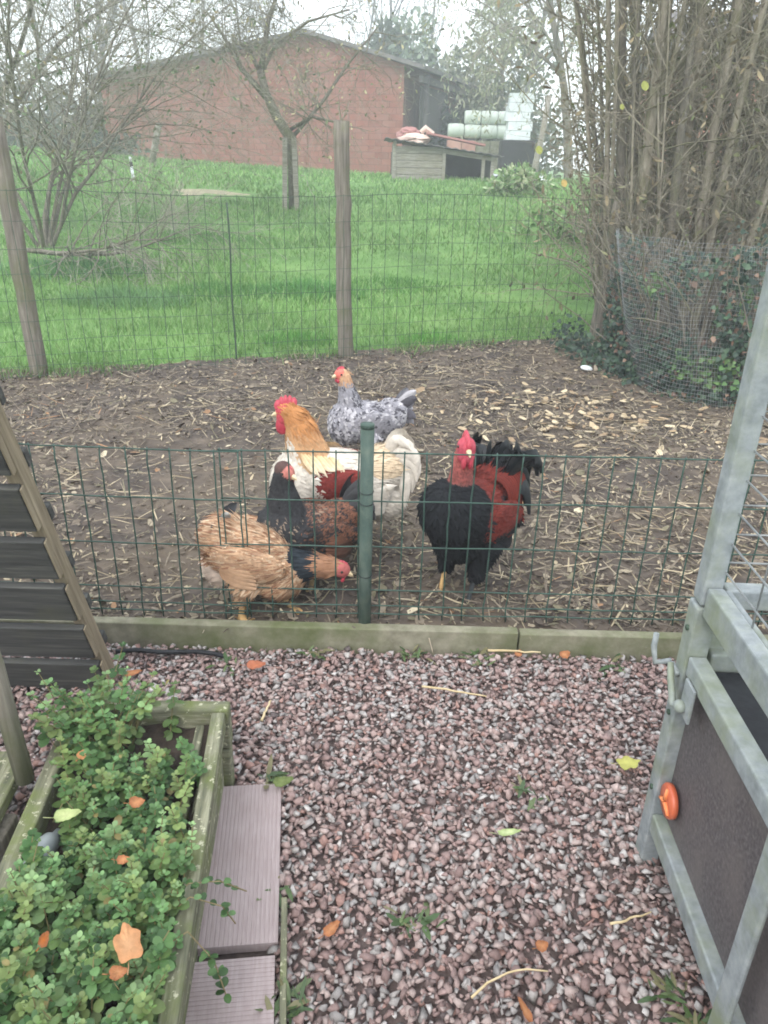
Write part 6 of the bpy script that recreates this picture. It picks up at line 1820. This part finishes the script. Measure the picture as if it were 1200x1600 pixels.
# ---------------------------------------------------------------- dark speckled hen, head turned back to the right
def dark_hen():
    b = Bird('hen', 'dark speckled hen with black neck in front of the white rooster', (-0.262, 2.335, 0.035), PI + 0.48, 4, 1.02)
    b.ell((0.0, 0, 0.198), (0.150, 0.105, 0.098), 0.14); b.ell((0.085, 0, 0.205), (0.105, 0.105, 0.12), 0.4, flow=(-0.4, 0, -0.9), cls='breast'); b.ell((-0.115, 0, 0.222), (0.085, 0.072, 0.074), -0.4, flow=(-1, 0, 0.1), cls='back')
    for sg in (-1, 1): b.ell((-0.04, sg * 0.095, 0.212), (0.118, 0.026, 0.062), 0.1, flow=(-1, 0, -0.2), cls='wing', roll=-sg * 0.2)
    b.cap((0.07, 0, 0.27), (0.078, 0.0, 0.375), 0.074, 0.041, flow=(-0.2, 0, -1), cls='neck'); b.cap((0.078, 0.0, 0.375), (0.074, 0.004, 0.415), 0.041, 0.034, flow=(-0.2, 0, -1), cls='neck')
    yaw = PI * 0.66
    hf = np.array((math.cos(yaw), math.sin(yaw), -0.18)); hc = np.array((0.070, 0.010, 0.428))
    b.ell(hc, (0.034, 0.027, 0.030), 0, yaw, cls='face'); b.ell(hc + (0, 0, 0.006) - hf * 0.008, (0.031, 0.0285, 0.029), 0, yaw, cls='cap', flow=-hf)
    b.legs([(0.0, 0.055, 0.15), (-0.02, -0.055, 0.15)], [(0.0, 0.058, 0.085), (-0.02, -0.058, 0.085)], [(0.015, 0.06, 0.0), (-0.01, -0.06, 0.0)])
    K, BR, SP = np.array(lin(46, 46, 48)), np.array(lin(112, 76, 60)), np.array(lin(140, 122, 106))
    def col(P, cls, rng, body):
        n = len(P)
        C = np.tile(K, (n, 1)) * rng.uniform(0.75, 1.25, (n, 1))
        w = (((cls == 'wing') & (P[:, 0] < -0.005 + 0.04 * rng.normal(size=n)) & (P[:, 2] > 0.185 + 0.02 * rng.normal(size=n))) | (cls == 'back') | ((cls == 'body') & (P[:, 2] > 0.22) & (P[:, 0] < 0.03 * rng.normal(size=n)))) & (rng.random(n) < 0.72)
        C[w] = BR * rng.uniform(0.5, 1.35, (w.sum(), 1))
        C[cls == 'face'] = np.array(lin(176, 112, 102)); C[cls == 'cap'] = np.array(lin(82, 62, 58)); C[cls == 'leg'] = np.array(lin(150, 128, 92))
        return C
    def tipf(P, cls, rng, C):
        T = C.copy()
        k = ((cls == 'breast') | (cls == 'body') | ((cls == 'neck') & (P[:, 2] < 0.31))) & (rng.random(len(P)) < 0.42)
        T[k] = SP * rng.uniform(0.7, 1.2, (k.sum(), 1))
        k = (cls == 'wing') & (rng.random(len(P)) < 0.6)
        T[k] = np.array(lin(56, 44, 40))
        return T
    b.fuse(col)
    b.plumage(col, 30000, lambda c: {'neck': (0.032, 0.008, 0.10, POINT), 'wing': (0.034, 0.014, 0.07, ROUND), 'face': None, 'leg': None, 'cap': (0.016, 0.006, 0.10, POINT)}.get(c, (0.028, 0.010, 0.14, POINT)), tipfn=tipf)
    rng = np.random.default_rng(9)
    for sg in (-1, 1):
        for k in range(6):
            z = 0.222 - k * 0.013
            b.long_feather([(-0.02, sg * 0.118, z), (-0.09, sg * 0.118, z + 0.0), (-0.165 + 0.008 * k, sg * 0.085, z + 0.002)], 0.026, BR * rng.uniform(0.35, 1.2), 'wing_feather', nrm=(0, sg, 0.3), tipcol=np.array(lin(60, 48, 44)))
    for k in range(16):
        a = k / 15; sg = -1 if k % 2 else 1
        y = sg * (0.01 + 0.028 * rng.random())
        b.long_feather([(-0.13, y * 0.7, 0.262 - 0.05 * a), (-0.178, y * 1.4, 0.325 - 0.11 * a), (-0.215, y * 2.2, 0.350 - 0.21 * a)], 0.056, K * rng.uniform(0.7, 1.3), mat='black_feather', nrm=(0, sg, 0.2))
    b.comb(hc - hf * 0.006 + (0, 0, 0.024), hc + hf * 0.026 + (0, 0, 0.020), 0.010, 3, 0.006)
    b.face(hc, hf, 0.020, 0.0075, head_r=0.031, wattle=0.010)
dark_hen()

# ---------------------------------------------------------------- orange hen bending down, facing right
def orange_hen():
    b = Bird('hen', 'orange hen stooping with dark collar, head low at the fence post', (-0.380, 2.170, 0.036), 0.0, 5, 0.96)
    b.ell((-0.045, 0, 0.205), (0.155, 0.112, 0.108), -0.42); b.ell((0.045, 0, 0.145), (0.10, 0.10, 0.090), -0.3, flow=(-0.7, 0, -0.6)); b.ell((-0.12, 0, 0.265), (0.085, 0.082, 0.085), 0.2, flow=(-1, 0, 0.5), cls='rump')
    b.ell((-0.125, 0, 0.185), (0.075, 0.08, 0.085), 0.0, cls='fluff', flow=(-0.7, 0, -0.6))
    for sg in (-1, 1): b.ell((-0.04, sg * 0.102, 0.225), (0.128, 0.026, 0.070), -0.25, flow=(-1, 0, 0.12), cls='wing', roll=-sg * 0.2)
    b.cap((0.065, 0, 0.165), (0.160, -0.01, 0.178), 0.070, 0.044, flow=(-1, 0, -0.2), cls='neck'); b.cap((0.160, -0.01, 0.178), (0.225, -0.016, 0.178), 0.042, 0.033, flow=(-1, 0, 0), cls='neck')
    hc = np.array((0.255, -0.018, 0.172)); hf = np.array((0.93, -0.1, -0.42))
    b.ell(hc, (0.036, 0.027, 0.030), -0.4, 0, cls='face')
    b.legs([(-0.03, 0.06, 0.13), (-0.05, -0.06, 0.13)], [(0.02, 0.05, 0.085), (-0.06, -0.070, 0.085)], [(0.095, -0.02, 0.0), (-0.070, -0.085, 0.0)], -0.5, 0.0105)
    O1, O2, O3 = np.array(lin(188, 154, 124)), np.array(lin(170, 132, 102)), np.array(lin(204, 178, 150))
    def col(P, cls, rng, body):
        n = len(P)
        pal = np.stack([O1, O2, O3, O1])
        C = pal[rng.integers(0, 4, n)] * rng.uniform(0.9, 1.1, (n, 1))
        if body: C = np.tile(O1, (n, 1))
        nk = (cls == 'neck') & (P[:, 0] < 0.180) & (P[:, 0] > 0.03 + 0.03 * rng.random(n))
        C[nk] = np.array(lin(44, 50, 56)) * rng.uniform(0.8, 1.3, (nk.sum(), 1))
        fr = (cls == 'neck') & (P[:, 0] >= 0.180)
        C[fr] = np.array(lin(158, 118, 92))
        C[cls == 'face'] = np.array(lin(170, 96, 92)); C[cls == 'leg'] = np.array(lin(206, 168, 116))
        fl = cls == 'fluff'
        C[fl] = np.array(lin(206, 186, 170))
        return C
    def tipf(P, cls, rng, C):
        T = C.copy()
        k = (cls == 'wing') | (cls == 'rump') | (cls == 'body')
        k &= rng.random(len(P)) < 0.3
        T[k] = np.array(lin(136, 92, 70))
        return T
    b.fuse(col)
    b.plumage(col, 38000, lambda c: {'neck': (0.060, 0.007, 0.18, POINT), 'wing': (0.060, 0.008, 0.09, POINT), 'rump': (0.065, 0.008, 0.18, POINT), 'face': None, 'leg': None, 'fluff': (0.05, 0.012, 0.3, POINT)}.get(c, (0.055, 0.008, 0.15, POINT)), tipfn=tipf)
    rng = np.random.default_rng(11)
    for k in range(7):
        sg = -1 if k % 2 else 1
        y = sg * (0.008 + 0.024 * rng.random())
        b.long_feather([(-0.115, y * 0.6, 0.31), (-0.110 - 0.006 * k, y * 1.2, 0.355 - 0.006 * k), (-0.085 - 0.014 * k, y * 1.9, 0.385 - 0.012 * k)], 0.034, lin(46, 50, 54), mat='black_feather', nrm=(0.3, sg, 0), tipcol=lin(180, 180, 176) if k == 1 else lin(52, 54, 58))
    for sg in (-1, 1):
        for k in range(6):
            z = 0.235 - k * 0.014
            b.long_feather([(-0.01, sg * 0.122, z - 0.02), (-0.09, sg * 0.125, z + 0.012), (-0.17 + 0.008 * k, sg * 0.095, z + 0.04)], 0.026, O1 * rng.uniform(0.7, 1.05), 'wing_feather', nrm=(0, sg, 0.3), tipcol=O2 * 0.8)
    b.comb(hc - (0.006, 0, -0.024), hc + (0.024, 0, 0.016), 0.012, 4, 0.006)
    b.face(hc, hf, 0.022, 0.008, head_r=0.032, wattle=0.012)
orange_hen()

# ================================================================ haze
def build_haze():
    m = bpy.data.materials.new('haze_air'); m.use_nodes = True
    nt = m.node_tree
    nt.nodes.clear()
    o = nt.nodes.new('ShaderNodeOutputMaterial'); v = nt.nodes.new('ShaderNodeVolumePrincipled')
    v.inputs['Color'].default_value = (0.92, 0.95, 1.0, 1)
    v.inputs['Density'].default_value = 0.0062
    nt.links.new(v.outputs[0], o.inputs['Volume'])
    h = MB().box((0, 48, 6.5), (172, 128, 15.5)).build('haze', m, kind='stuff')
    tag(h, 'thin pale haze filling the air over the yard and meadow', 'haze')
build_haze()
